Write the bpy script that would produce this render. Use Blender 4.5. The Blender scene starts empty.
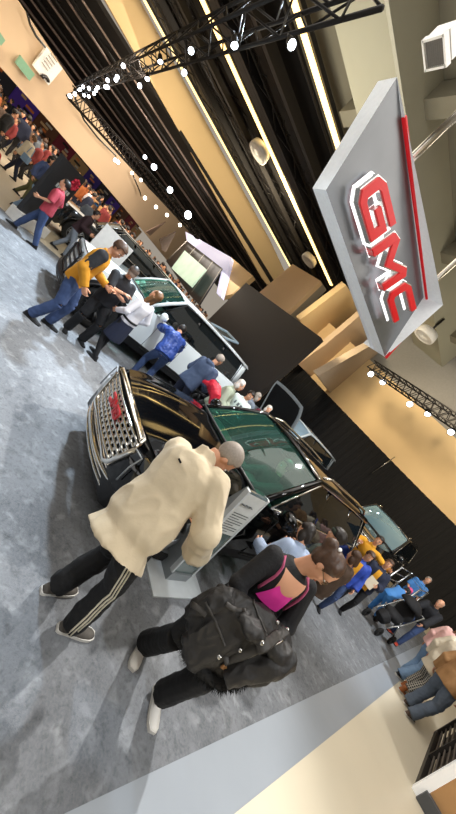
import bpy, bmesh, math, random
from mathutils import Vector as V3, Matrix, noise as mnoise
random.seed(11)
SC = bpy.context.scene
COL = SC.collection
PI = math.pi
R = math.radians
def sn(a): return math.sin(R(a))
def cs(a): return math.cos(R(a))

# ------------------------------------------------------------------ the camera (a wide phone lens, held tilted)
CX, CY, FPX, ROLL, PITCH, CAMH = 228.0, 407.0, 310.0, 47.7, 8.6, 2.03
FW = V3((0, cs(PITCH), -sn(PITCH))); UP = V3((0, sn(PITCH), cs(PITCH))); RT = V3((1, 0, 0))
EYE = V3((0, 0, CAMH))
def ray(px, py):
    u, v = (px - CX) / FPX, (py - CY) / FPX
    return FW + RT * (u * cs(ROLL) + v * sn(ROLL)) + UP * (u * sn(ROLL) - v * cs(ROLL))
def gnd(px, py, z=0.0):
    d = ray(px, py); return EYE + d * ((z - CAMH) / d.z)
E1 = V3((sn(46), cs(46), 0)); E2 = V3((-cs(46), sn(46), 0)); ZZ = V3((0, 0, 1))   # the hall's two directions
def hall(a, b, z=0.0): return E1 * a + E2 * b + ZZ * z
def on_plane(px, py, p0, az):                       # meet a standing plane that runs along azimuth az
    d = ray(px, py); n = V3((cs(az), -sn(az), 0)); return EYE + d * (n.dot(V3(p0) - EYE) / n.dot(d))
def on_z(px, py, z): return gnd(px, py, z)

# ------------------------------------------------------------------ materials
def lin(c):
    if isinstance(c, str): c = tuple(int(c[i:i+2], 16) for i in (0, 2, 4))
    o = []
    for v in c:
        v = v / 255.0
        o.append(v / 12.92 if v <= .04045 else ((v + .055) / 1.055) ** 2.4)
    return (o[0], o[1], o[2], 1.0)
MATS = {}
def mat(name, c, rough=.6, metal=0.0, vary=(12.0, .12), bump=None, emit=0.0, ecol=None, coat=0.0, spec=.5, trans=0.0, sheen=0.0):
    if name in MATS: return MATS[name]
    m = bpy.data.materials.new(name); m.use_nodes = True; nt = m.node_tree; N, L = nt.nodes, nt.links
    b = N['Principled BSDF']; col = lin(c)
    b.inputs['Roughness'].default_value = rough; b.inputs['Metallic'].default_value = metal
    b.inputs['Specular IOR Level'].default_value = spec; b.inputs['Coat Weight'].default_value = coat
    b.inputs['Coat Roughness'].default_value = .04
    b.inputs['Transmission Weight'].default_value = trans
    b.inputs['Sheen Weight'].default_value = sheen
    tc = N.new('ShaderNodeTexCoord')
    nz = N.new('ShaderNodeTexNoise'); nz.inputs['Scale'].default_value = vary[0]; nz.inputs['Detail'].default_value = 4
    L.new(tc.outputs['Object'], nz.inputs['Vector'])
    mx = N.new('ShaderNodeMix'); mx.data_type = 'RGBA'
    k = vary[1]
    mx.inputs['A'].default_value = tuple(min(1, x * (1 - k)) for x in col[:3]) + (1,)
    mx.inputs['B'].default_value = tuple(min(1, x * (1 + k)) for x in col[:3]) + (1,)
    L.new(nz.outputs['Fac'], mx.inputs['Factor']); L.new(mx.outputs['Result'], b.inputs['Base Color'])
    if bump:
        n2 = N.new('ShaderNodeTexNoise'); n2.inputs['Scale'].default_value = bump[0]; n2.inputs['Detail'].default_value = 3
        L.new(tc.outputs['Object'], n2.inputs['Vector'])
        bp = N.new('ShaderNodeBump'); bp.inputs['Strength'].default_value = bump[1]; bp.inputs['Distance'].default_value = .02
        L.new(n2.outputs['Fac'], bp.inputs['Height']); L.new(bp.outputs['Normal'], b.inputs['Normal'])
    if emit:
        b.inputs['Emission Color'].default_value = lin(ecol or c); b.inputs['Emission Strength'].default_value = emit
    MATS[name] = m; return m
def glass(name, c, clear=.75, rough=.02, ior_mix=.12, fres=.16):
    if name in MATS: return MATS[name]
    m = bpy.data.materials.new(name); m.use_nodes = True; nt = m.node_tree; N, L = nt.nodes, nt.links
    for n in list(N):
        if n.type != 'OUTPUT_MATERIAL': N.remove(n)
    out = [n for n in N if n.type == 'OUTPUT_MATERIAL'][0]
    tr = N.new('ShaderNodeBsdfTransparent'); tr.inputs['Color'].default_value = lin(c)
    gl = N.new('ShaderNodeBsdfGlossy'); gl.inputs['Roughness'].default_value = rough; gl.inputs['Color'].default_value = (.9, .95, .95, 1)
    df = N.new('ShaderNodeBsdfDiffuse'); df.inputs['Color'].default_value = lin(c)
    m1 = N.new('ShaderNodeMixShader'); m1.inputs[0].default_value = 1 - clear
    L.new(tr.outputs[0], m1.inputs[1]); L.new(df.outputs[0], m1.inputs[2])
    lw = N.new('ShaderNodeLayerWeight'); lw.inputs['Blend'].default_value = .25
    ma = N.new('ShaderNodeMath'); ma.operation = 'MULTIPLY_ADD'; ma.inputs[1].default_value = fres; ma.inputs[2].default_value = ior_mix
    L.new(lw.outputs['Fresnel'], ma.inputs[0])
    m2 = N.new('ShaderNodeMixShader'); L.new(ma.outputs[0], m2.inputs[0]); L.new(m1.outputs[0], m2.inputs[1]); L.new(gl.outputs[0], m2.inputs[2])
    L.new(m2.outputs[0], out.inputs['Surface']); MATS[name] = m; return m
def stripes(name, c1, c2, scale, axis='X', rough=.8, thick=.5):       # woven / ribbed surface
    if name in MATS: return MATS[name]
    m = mat(name, c1, rough); nt = m.node_tree; N, L = nt.nodes, nt.links; b = N['Principled BSDF']
    w = N.new('ShaderNodeTexWave'); w.wave_type = 'BANDS'; w.bands_direction = axis; w.inputs['Scale'].default_value = scale
    w.inputs['Distortion'].default_value = .6
    tc = N.new('ShaderNodeTexCoord'); L.new(tc.outputs['Object'], w.inputs['Vector'])
    mx = N.new('ShaderNodeMix'); mx.data_type = 'RGBA'; mx.inputs['A'].default_value = lin(c1); mx.inputs['B'].default_value = lin(c2)
    L.new(w.outputs['Fac'], mx.inputs['Factor']); L.new(mx.outputs['Result'], b.inputs['Base Color']); return m

# ------------------------------------------------------------------ mesh helpers
def obj(name, bm, mats, parent=None, smooth=True, mods=()):
    me = bpy.data.meshes.new(name)
    if isinstance(bm, bmesh.types.BMesh):
        bm.normal_update(); bm.to_mesh(me); bm.free()
    else: me = bm
    me.name = name
    if smooth:
        for p in me.polygons: p.use_smooth = True
    for m in (mats if isinstance(mats, (list, tuple)) else [mats]): me.materials.append(m)
    o = bpy.data.objects.new(name, me); COL.objects.link(o)
    if parent is not None: o.parent = parent
    for k, a in mods:
        md = o.modifiers.new(k.title(), k)
        for q, v in a.items(): setattr(md, q, v)
    return o
def thing(name, label, cat, loc=(0, 0, 0), rz=0.0, group=None):
    o = bpy.data.objects.new(name, None); COL.objects.link(o); o.empty_display_size = .1
    o.location = loc; o.rotation_euler = (0, 0, rz); o['label'] = label; o['category'] = cat
    if group: o['group'] = group
    return o
def tag(o, label, cat, group=None, kind=None):
    o['label'] = label; o['category'] = cat
    if group: o['group'] = group
    if kind: o['kind'] = kind
    return o
def struct(name, bm, m, smooth=False, label=None):
    o = obj(name, bm, m, None, smooth); o['kind'] = 'structure'; o['category'] = name.split('_')[0]
    if label: o['label'] = label
    return o
def copy_tree(o, parent=None):
    c = o.copy(); COL.objects.link(c)
    if parent is not None: c.parent = parent
    for ch in list(o.children): copy_tree(ch, c)
    return c
def B(): return bmesh.new()
def basis(d, hint=None):
    d = V3(d).normalized(); h = V3(hint) if hint is not None else (V3((0, 0, 1)) if abs(d.z) < .9 else V3((0, 1, 0)))
    x = h - d * h.dot(d)
    if x.length < 1e-5: h = V3((1, .3, 0)); x = h - d * h.dot(d)
    x.normalize(); return x, d.cross(x), d
def box(bm, c, s, rot=None, mi=0, taper=1.0):
    vs = []
    for z in (-1, 1):
        k = taper if z > 0 else 1
        for x, y in ((-1, -1), (1, -1), (1, 1), (-1, 1)):
            p = V3((x * s[0] / 2 * k, y * s[1] / 2 * k, z * s[2] / 2))
            if rot is not None: p = rot @ p
            vs.append(bm.verts.new(V3(c) + p))
    for f in ((3, 2, 1, 0), (4, 5, 6, 7), (0, 1, 5, 4), (1, 2, 6, 5), (2, 3, 7, 6), (3, 0, 4, 7)):
        fc = bm.faces.new([vs[i] for i in f]); fc.material_index = mi
    return vs
def bar(bm, p0, p1, w, h, hint=None, mi=0):
    p0, p1 = V3(p0), V3(p1); x, y, d = basis(p1 - p0, hint)
    vs = []
    for p in (p0, p1):
        for a, b in ((-1, -1), (1, -1), (1, 1), (-1, 1)): vs.append(bm.verts.new(p + x * (a * h / 2) + y * (b * w / 2)))
    for f in ((3, 2, 1, 0), (4, 5, 6, 7), (0, 1, 5, 4), (1, 2, 6, 5), (2, 3, 7, 6), (3, 0, 4, 7)):
        fc = bm.faces.new([vs[i] for i in f]); fc.material_index = mi
def rings(bm, rs, cap=True, closed=False, mi=0):    # loft a list of rings of points
    vv = [[bm.verts.new(V3(p)) for p in r] for r in rs]; n = len(rs[0]); fs = []
    m = len(vv)
    for i in range(m if closed else m - 1):
        a, b = vv[i], vv[(i + 1) % m]
        for j in range(n):
            fs.append(bm.faces.new((a[j], a[(j + 1) % n], b[(j + 1) % n], b[j])))
    if cap and not closed:
        fs.append(bm.faces.new(list(reversed(vv[0])))); fs.append(bm.faces.new(vv[-1]))
    for f in fs: f.material_index = mi
    return vv
def tube(bm, pts, r, n=8, hint=None, cap=True, closed=False, mi=0):
    pts = [V3(p) for p in pts]; m = len(pts); rs = []
    if not isinstance(r, (list, tuple)): r = [r] * m
    px = None
    for i, p in enumerate(pts):
        if closed: d = pts[(i + 1) % m] - pts[i - 1]
        else: d = pts[min(i + 1, m - 1)] - pts[max(i - 1, 0)]
        h = hint if hint is not None else px
        x, y, d = basis(d, h); px = x
        q = r[i]; rx, ry = q if isinstance(q, (list, tuple)) else (q, q)
        rs.append([p + x * (math.cos(2 * PI * j / n) * ry) + y * (math.sin(2 * PI * j / n) * rx) for j in range(n)])
    return rings(bm, rs, cap, closed, mi)
def ell(bm, c, r, rot=None, nu=14, nv=9, mi=0):
    c = V3(c); rs = []
    for i in range(1, nv):
        t = PI * i / nv; ring = []
        for j in range(nu):
            a = 2 * PI * j / nu
            p = V3((r[0] * math.sin(t) * math.cos(a), r[1] * math.sin(t) * math.sin(a), -r[2] * math.cos(t)))
            ring.append(c + (rot @ p if rot is not None else p))
        rs.append(ring)
    vv = rings(bm, rs, False, False, mi)
    for s, row in ((-1, vv[0]), (1, vv[-1])):
        p = V3((0, 0, s * r[2])); v = bm.verts.new(c + (rot @ p if rot is not None else p))
        for j in range(nu):
            q = (row[(j + 1) % nu], row[j], v) if s < 0 else (row[j], row[(j + 1) % nu], v)
            bm.faces.new(q).material_index = mi
def lathe(bm, prof, c=(0, 0, 0), rot=None, n=24, mi=0, cap=False):   # prof: (radius, height) about local z
    rs = []
    for rad, h in prof:
        ring = []
        for j in range(n):
            a = 2 * PI * j / n; p = V3((rad * math.cos(a), rad * math.sin(a), h))
            ring.append(V3(c) + (rot @ p if rot is not None else p))
        rs.append(ring)
    return rings(bm, rs, cap, False, mi)
def poly(bm, pts, mi=0):
    f = bm.faces.new([bm.verts.new(V3(p)) for p in pts]); f.material_index = mi; return f
def prism(bm, pts, ext, mi=0):
    pts = [V3(p) for p in pts]; e = V3(ext)
    a = [bm.verts.new(p) for p in pts]; b = [bm.verts.new(p + e) for p in pts]; n = len(a)
    fs = [bm.faces.new(list(reversed(a))), bm.faces.new(b)]
    for i in range(n): fs.append(bm.faces.new((a[i], a[(i + 1) % n], b[(i + 1) % n], b[i])))
    for f in fs: f.material_index = mi
    bmesh.ops.recalc_face_normals(bm, faces=fs)
def grid(bm, fn, nu, nv, mi=0, flip=False):
    vv = [[bm.verts.new(V3(fn(i / nu, j / nv))) for j in range(nv + 1)] for i in range(nu + 1)]
    for i in range(nu):
        for j in range(nv):
            q = (vv[i][j], vv[i + 1][j], vv[i + 1][j + 1], vv[i][j + 1])
            bm.faces.new(tuple(reversed(q)) if flip else q).material_index = mi
    return vv
def remesh(bm, vox, smooth=4, fold=0.0, fscale=6.0, stretch=(1, 1, 1), fac=.5, seed=0):
    me = bpy.data.meshes.new('tmp'); bmesh.ops.recalc_face_normals(bm, faces=bm.faces[:]); bm.to_mesh(me); bm.free()
    o = bpy.data.objects.new('tmp', me); COL.objects.link(o)
    md = o.modifiers.new('r', 'REMESH'); md.mode = 'VOXEL'; md.voxel_size = vox; md.adaptivity = 0
    if smooth:
        s = o.modifiers.new('s', 'SMOOTH'); s.iterations = smooth; s.factor = fac
    dg = bpy.context.evaluated_depsgraph_get(); out = bpy.data.meshes.new_from_object(o.evaluated_get(dg))
    bpy.data.objects.remove(o); bpy.data.meshes.remove(me)
    if fold:
        n = len(out.vertices); co = [0.0] * (3 * n)
        nm = [v.normal.copy() for v in out.vertices]
        for i, v in enumerate(out.vertices):
            p = V3((v.co.x * fscale * stretch[0] + seed, v.co.y * fscale * stretch[1], v.co.z * fscale * stretch[2]))
            k = mnoise.noise(p) + .5 * (1 - 2 * abs(mnoise.noise(p * 1.9))) - .25
            v.co += nm[i] * (k * fold)
        out.update()
    return out
# ------------------------------------------------------------------ people
SKIN = mat('skin', 'd9a07f', .55, vary=(9, .1)); SKIN2 = mat('skin_tan', 'c08560', .55, vary=(9, .1)); SKIN3 = mat('skin_pale', 'e8b596', .55, vary=(9, .08))
EYEW = mat('eye_white', 'e8e4de', .2); EYED = mat('eye_iris', '2a1c14', .15); LIP = mat('lips', 'a85c50', .5)
def ik(a, t, l1, l2, pole):
    a, t = V3(a), V3(t); d = t - a; D = min(d.length, (l1 + l2) * .998); d.normalize()
    k = (l1 * l1 - l2 * l2 + D * D) / (2 * D); hgt = math.sqrt(max(0, l1 * l1 - k * k))
    p = V3(pole) - d * V3(pole).dot(d)
    p = p.normalized() if p.length > 1e-4 else V3((0, 1, 0))
    return a + d * k + p * hgt, a + d * D
def rot_zxy(yaw, pitch, roll): return Matrix.Rotation(R(-yaw), 3, 'Z') @ Matrix.Rotation(R(-pitch), 3, 'X') @ Matrix.Rotation(R(roll), 3, 'Y')
def skeleton(h=1.7, lean=0, side=0, twist=0, head=(0, 0, 0), feet=None, hands=(None, None), elbow=(None, None), hip=(0, 0, 0), build=1.0, knee=(None, None), hair=None):
    s = h / 1.75; J = {'s': s, 'b': build}
    feet = feet or ((-.11, -.02, -8), (.11, .03, 8))
    Rb = Matrix.Rotation(R(-lean), 3, 'X') @ Matrix.Rotation(R(side), 3, 'Y')
    up, fwd, rt = Rb @ V3((0, 0, 1)), Rb @ V3((0, 1, 0)), Rb @ V3((1, 0, 0))
    pel = V3((0, 0, .925 * s)) + V3(hip); J['pel'] = pel; J['up'] = up; J['fwd'] = fwd; J['rt'] = rt
    Rt = Rb @ Matrix.Rotation(R(-twist), 3, 'Z'); J['rt2'] = Rt @ V3((1, 0, 0)); J['fwd2'] = Rt @ V3((0, 1, 0))
    neck = pel + up * (.535 * s); J['neck'] = neck
    Rh = rot_zxy(head[1], head[0], head[2]); J['Rh'] = Rh
    J['hc'] = neck + up * (.075 * s) + Rh @ V3((0, .025, .115)) * s
    J['sh'] = [neck - up * (.055 * s) + J['rt2'] * (q * .178 * s * build) for q in (-1, 1)]
    J['hip'] = [pel - up * (.03 * s) + rt * (q * .092 * s) for q in (-1, 1)]
    J['knee'], J['ank'], J['foot'], J['fdir'] = [], [], [], []
    for i, q in enumerate((-1, 1)):
        f = feet[i]; fz = f[3] if len(f) > 3 else 0
        fd = V3((sn(f[2]), cs(f[2]), 0)); a = V3((f[0], f[1], .085 * s + fz))
        k, e = ik(J['hip'][i], a, .435 * s, .425 * s, knee[i] or (fd + V3((q * .12, 0, 0))))
        J['knee'].append(k); J['ank'].append(e); J['fdir'].append(fd); J['foot'].append(e - V3((0, 0, .085 * s)))
    J['elb'], J['wr'] = [], []
    for i, q in enumerate((-1, 1)):
        t = V3(hands[i]) * s if hands[i] is not None else J['sh'][i] + V3((q * .09, .04, -.53)) * s
        e, w = ik(J['sh'][i], t, .295 * s, .26 * s, elbow[i] or (q * .45, -.9, -.25)); J['elb'].append(e); J['wr'].append(w)
    return J
TORSO = [(-.10, .135, .095), (-.03, .165, .112), (.08, .158, .108), (.20, .138, .100), (.33, .155, .112), (.42, .168, .108), (.48, .155, .088), (.515, .09, .07)]
def torso_pts(J, t, rx, ry, n=18, off=0):
    s = J['s']; k = max(0, min(1, (t - .1) / .35)); rt = (J['rt'] * (1 - k) + J['rt2'] * k).normalized(); fw = (J['fwd'] * (1 - k) + J['fwd2'] * k).normalized()
    c = J['pel'] + J['up'] * (t * s) + fw * (off * s); ring = []
    for j in range(n):
        a = 2 * PI * j / n; ca, sa = math.cos(a), math.sin(a); e = .82
        ring.append(c + rt * (rx * s * J['b'] * math.copysign(abs(ca) ** e, ca)) + fw * (ry * s * math.copysign(abs(sa) ** e, sa)))
    return ring
def lerp(a, b, t): return a + (b - a) * t
def limb(a, b, rs, n=10, bm=None, hint=None):
    tube(bm, [lerp(a, b, i / (len(rs) - 1)) for i in range(len(rs))], rs, n, hint)
def hand_mesh(bm, w, d, nrm, s, thumb, curl=28, spread=1.0, n=6, palm=True):
    # d: where the fingers point, nrm: palm side, thumb: +-1 side of the thumb along d x nrm
    d = V3(d).normalized(); nrm = V3(nrm) - d * V3(nrm).dot(d); nrm.normalize(); sd = d.cross(nrm) * thumb
    if palm:
        rs = []
        for t, wd, th in ((-.02, .024, .02), (.015, .034, .02), (.05, .042, .018), (.085, .040, .015), (.096, .030, .010)):
            c = w + d * (t * s); rs.append([c + sd * (wd * s * math.cos(2 * PI * j / 12)) + nrm * (th * s * math.sin(2 * PI * j / 12)) for j in range(12)])
        rings(bm, rs)
    for k, (o, ln, r0) in enumerate(((.030, .072, .0088), (.010, .080, .0092), (-.010, .075, .0088), (-.029, .058, .0078))):
        p = w + d * (.082 * s) + sd * (o * s); a = curl * .45 + k * 3; pts = [p - d * .012 * s, p]; rr = [r0 * s, r0 * s]
        sp = o * 2.2 * spread
        for j, f in enumerate((.44, .32, .24)):
            dd = d * math.cos(R(a)) + nrm * math.sin(R(a)) + sd * sp; p = p + dd.normalized() * (ln * f * s); pts.append(p); rr.append(r0 * s * (.95 - .12 * j)); a += curl
        tube(bm, pts, rr, n, sd)
    p = w + d * (.018 * s) + sd * (.026 * s) + nrm * .006 * s; pts = [p]; rr = [.0125 * s]
    for j, (ln, out, inn) in enumerate(((.036, .75, .25), (.030, .35, .35), (.024, .15, .45))):
        p = p + (d * .8 + sd * out + nrm * inn).normalized() * (ln * s); pts.append(p); rr.append((.0112 - .0014 * j) * s)
    tube(bm, pts, rr, n, nrm)
def head_prims(bm, J, nose=True):
    s, H, c = J['s'], J['Rh'], J['hc']
    def E(p, r): ell(bm, c + H @ (V3(p) * s), [x * s for x in r], H)
    E((0, -.012, .035), (.077, .097, .088)); E((0, .022, -.03), (.064, .074, .082)); E((0, .05, -.082), (.042, .042, .036))
    E((0, .074, .026), (.052, .02, .016)); E((.036, .06, -.022), (.024, .026, .024)); E((-.036, .06, -.022), (.024, .026, .024))
    if nose:
        tube(bm, [c + H @ (V3(q) * s) for q in ((0, .078, .02), (0, .096, -.008), (0, .106, -.026), (0, .086, -.034))], [.009 * s, .011 * s, .0145 * s, .011 * s], 8)
    for q in (-1, 1):
        E((q * .078, -.008, -.005), (.010, .021, .032))
def leg_axis(J, i): return J['hip'][i], J['knee'][i], J['ank'][i]
def body_mesh(J, vox, hands=True, curl=28, pn=(None, None), hd=(None, None), detail=6):
    bm = B(); s = J['s']; b = J['b']
    rings(bm, [torso_pts(J, t, rx * .92, ry * .92) for t, rx, ry in TORSO])
    limb(J['neck'] - J['up'] * .05 * s, J['hc'] - J['Rh'] @ V3((0, .02, .05)) * s, [.07 * s, .058 * s, .054 * s, .056 * s], 12, bm)
    head_prims(bm, J)
    for i in (0, 1):
        hp, kn, an = leg_axis(J, i)
        limb(hp, kn, [.085 * s, .08 * s, .066 * s, .052 * s], 10, bm); limb(kn, an, [.052 * s, .056 * s, .045 * s, .036 * s], 10, bm)
        tube(bm, [an - J['fdir'][i] * .04 * s - ZZ * .05 * s, an + J['fdir'][i] * .10 * s - ZZ * .055 * s], [.028 * s, .022 * s], 8)
        limb(J['sh'][i], J['elb'][i], [.05 * s, .05 * s, .043 * s, .037 * s], 10, bm); limb(J['elb'][i], J['wr'][i], [.037 * s, .04 * s, .032 * s, .026 * s], 10, bm)
        ell(bm, J['sh'][i], (.055 * s, .055 * s, .055 * s))
    hs = []
    for i, q in enumerate((-1, 1)):
        d = V3(hd[i]) if hd[i] is not None else (J['wr'][i] - J['elb'][i]).normalized()
        n = V3(pn[i]) if pn[i] is not None else V3((-q, .25, 0))
        if abs(n.normalized().dot(d.normalized())) > .95: n = V3((0, 0, -1)) if abs(d.z) < .8 else V3((0, 1, 0))
        hs.append((J['wr'][i], d, n, q))
    me = remesh(bm, vox, 5, fac=.4)
    b2 = B(); b2.from_mesh(me); bpy.data.meshes.remove(me)
    for (w, d, n, q) in hs:
        # thumb lies toward the front/inside: pick the side whose direction is most forward/up
        dd = V3(d).normalized(); nn = V3(n) - dd * V3(n).dot(dd); nn.normalize(); sd = dd.cross(nn)
        th = 1 if sd.dot(J['fwd2'] + ZZ * .6) > 0 else -1
        hand_mesh(b2, w, d, n, s * 1.02, th, curl, n=detail)
    return b2
def face_parts(root, J, gl=None, skin=None):
    s, H, c = J['s'], J['Rh'], J['hc']
    for q in (-1, 1):
        bm = B(); p = c + H @ (V3((q * .031, .079, .004)) * s)
        ell(bm, p, (.0135 * s, .0105 * s, .009 * s), H, 10, 7); ell(bm, p + H @ V3((0, .0075, 0)) * s, (.0062 * s, .0045 * s, .0062 * s), H, 8, 6, 1)
        obj('eye', bm, [EYEW, EYED], root)
        bm = B(); tube(bm, [c + H @ (V3((q * x, y, z)) * s) for x, y, z in ((.012, .093, .022), (.032, .092, .029), (.052, .077, .023))], [.003 * s, .004 * s, .0025 * s], 6); obj('eyebrow', bm, J['hairm'], root)
    bm = B(); tube(bm, [c + H @ (V3((x, y, z)) * s) for x, y, z in ((-.026, .077, -.066), (-.01, .09, -.063), (.01, .09, -.063), (.026, .077, -.066))], [(.003 * s, .002 * s), (.007 * s, .005 * s), (.007 * s, .005 * s), (.003 * s, .002 * s)], 8); obj('mouth', bm, LIP, root)
    if gl is not None:
        bm = B()
        for q in (-1, 1):
            tube(bm, [c + H @ (V3((q * .034 + .024 * math.cos(a), .097, .004 + .018 * math.sin(a))) * s) for a in [2 * PI * k / 12 for k in range(12)]], .0028 * s, 5, closed=True)
            tube(bm, [c + H @ (V3((q * .057, .095, .008)) * s), c + H @ (V3((q * .082, .0, .012)) * s)], .0026 * s, 5)
        tube(bm, [c + H @ (V3((-.012, .099, .006)) * s), c + H @ (V3((.012, .099, .006)) * s)], .0026 * s, 5)
        obj('glasses', bm, gl, root)
def hair_mesh(J, style, vox=.008):
    s, H, c = J['s'], J['Rh'], J['hc']; bm = B()
    def P(p): return c + H @ (V3(p) * s)
    if style in ('short', 'bald', 'crop'):
        t = {'short': .017, 'crop': .005, 'bald': .004}[style]
        ell(bm, P((0, -.012, .034)), [(x + t) * s for x in (.077, .097, .089)], H, 36, 26)
        dl = []
        for f in bm.faces:
            q = H.inverted() @ (f.calc_center_median() - c) / s
            front = q.y > .046 + .03 * (q.z > .09) and q.z < .088 and style != 'bald'
            ear = q.y > -.03 and q.z < .012 - .3 * max(0, -q.y) + (.06 if q.y > .03 else 0)
            nape = q.z < -.05
            top = style == 'bald' and (q.z > .055 - .25 * q.y or q.y > .01)
            if front or ear or nape or top: dl.append(f)
        bmesh.ops.delete(bm, geom=dl, context='FACES')
        for v in bm.verts:
            k = mnoise.noise(v.co * 45 / s) * (.006 if style == 'short' else .0012); v.co += (v.co - P((0, 0, .02))).normalized() * k * s
        return bm
    E = lambda p, r: ell(bm, P(p), [x * s for x in r], H)
    if style in ('long', 'bob', 'bun', 'tied'):
        E((0, -.026, .046), (.087, .098, .092)); E((0, -.045, .0), (.082, .075, .085))
        for q in (-1, 1): E((q * .060, -.004, .062), (.03, .05, .045))
        if style == 'long':
            for q in (-1, 0, 1):
                tube(bm, [P((q * .062, -.03 - .03 * (q == 0), -.02)), P((q * .075, -.03 - .04 * (q == 0), -.12)), P((q * .07, -.02 - .05 * (q == 0), -.24)), P((q * .055, -.01 - .05 * (q == 0), -.31))], [(.042 * s, .05 * s), (.04 * s, .05 * s), (.032 * s, .042 * s), (.012 * s, .016 * s)], 10)
        if style == 'bob':
            for q in (-1, 0, 1): E((q * .066, -.02 - .05 * (q == 0), -.06), (.035, .055, .075))
        if style == 'bun': E((0, -.135, .055), (.05, .045, .05)); E((0.02, -.12, .03), (.03, .03, .035))
        if style == 'tied': tube(bm, [P((0, -.11, .04)), P((0, -.16, -.02)), P((0, -.15, -.14)), P((0, -.13, -.22))], [.03 * s, .034 * s, .028 * s, .01 * s], 9)
        me = remesh(bm, vox, 3, .006 * s, 30, (1, 1, .35))
        return me
    if style == 'beanie':
        E((0, -.012, .055), (.088, .108, .088)); rings(bm, [[P((.09 * k * math.cos(a), -.012 + .11 * k * math.sin(a), z)) for a in [2 * PI * j / 20 for j in range(20)]] for k, z in ((.9, .03), (1.04, .03), (1.05, .07), (.9, .075))])
        return remesh(bm, vox, 2)
    if style == 'cap':
        E((0, -.01, .052), (.085, .104, .075)); rings(bm, [[P((.088 * k * math.cos(a), -.01 + .106 * k * math.sin(a), z)) for a in [2 * PI * j / 20 for j in range(20)]] for k, z in ((.9, .035), (1, .035), (1, .07), (.9, .075))])
        rings(bm, [[P((w * math.cos(a), y, z + .006 * math.sin(a) - .02 * math.cos(a) ** 2)) for a in [2 * PI * k / 14 for k in range(14)]] for w, y, z in ((.07, .06, .05), (.074, .10, .047), (.07, .135, .04), (.05, .165, .032))])
        return remesh(bm, vox * .8, 1)
    return bm
def top_mesh(J, vox, hem=-.06, ease=.02, sleeve=1.0, fold=.0, collar=True, cr=1.0, hood=False, flare=0.0, fs=5):
    bm = B(); s = J['s']; rs = []
    T = [(hem, .165 + flare, .112 + flare), ] + [q for q in TORSO if q[0] > hem + .03]
    rings(bm, [torso_pts(J, t, rx + ease, ry + ease) for t, rx, ry in T] + [torso_pts(J, .54, .066 + ease * .4, .062 + ease * .4)])
    for i in (0, 1):
        a, e, w = J['sh'][i], J['elb'][i], J['wr'][i]; k = ease * .75
        ell(bm, a - J['up'] * .01 * s, [(.058 + k) * s] * 3)
        if sleeve <= .6:
            q = sleeve / .5; limb(a, lerp(a, e, min(1, q)), [(.058 + k) * s, (.056 + k) * s, (.054 + k) * s], 10, bm)
        else:
            limb(a, e, [(.058 + k) * s, (.057 + k) * s, (.055 + k) * s, (.054 + k) * s], 10, bm)
            ell(bm, e, [(.060 + k) * s] * 3)
            limb(e, lerp(e, w, min(1, (sleeve - .5) / .5)), [(.054 + k) * s, (.052 + k) * s, (.046 + k) * s, (.037 + k * 1.35) * s], 10, bm)
    if collar:
        n0 = J['neck'] - J['up'] * .03 * s; n1 = J['neck'] + J['up'] * .045 * s * cr + J['Rh'] @ V3((0, .012, 0)) * s
        tube(bm, [n0, n1], [(.074 + ease * .3) * s, (.066 + ease * .3) * s], 14, J['fwd2'])
    if hood:
        c = J['neck'] - J['fwd2'] * .09 * s; tube(bm, [c + J['rt2'] * x * s + J['up'] * z * s + J['fwd2'] * y * s for x, y, z in ((-.1, .07, .0), (-.075, .0, .0), (0, -.03, -.02), (.075, 0, 0), (.1, .07, 0))], [.03 * s, .045 * s, .055 * s, .045 * s, .03 * s], 10)
    return remesh(bm, vox, 5, fold * s, fs / s, (1, 1, .7), .4, seed=random.random() * 50)
def trouser_mesh(J, vox, ease=.016, length=1.0, fold=.0, flare=0.0, top=.06):
    bm = B(); s = J['s']
    rings(bm, [torso_pts(J, t, rx + ease * .7, ry + ease * .7) for t, rx, ry in ((-.10, .135, .10), (-.03, .165, .112), (top, .16, .11))])
    for i in (0, 1):
        hp, kn, an = leg_axis(J, i); e = ease
        limb(hp, kn, [(.088 + e) * s, (.084 + e) * s, (.07 + e) * s, (.058 + e) * s], 12, bm)
        en = lerp(kn, an, length) - ZZ * (.02 * s if length >= 1 else 0)
        limb(kn, en, [(.058 + e) * s, (.058 + e) * s, (.05 + e + flare * .5) * s, (.043 + e + flare) * s], 12, bm)
    return remesh(bm, vox, 4, fold * s, 7 / s, (1, 1, 1.2), .4, seed=random.random() * 50)
def skirt_mesh(J, vox, ln=.42):
    bm = B(); s = J['s']
    rings(bm, [torso_pts(J, t, rx, ry) for t, rx, ry in ((-ln, .21, .16), (-ln * .6, .2, .15), (-.1, .185, .135), (-.02, .178, .125), (.10, .16, .115))])
    return remesh(bm, vox, 3, .006 * s, 9, (1.4, 1.4, .2))
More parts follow.
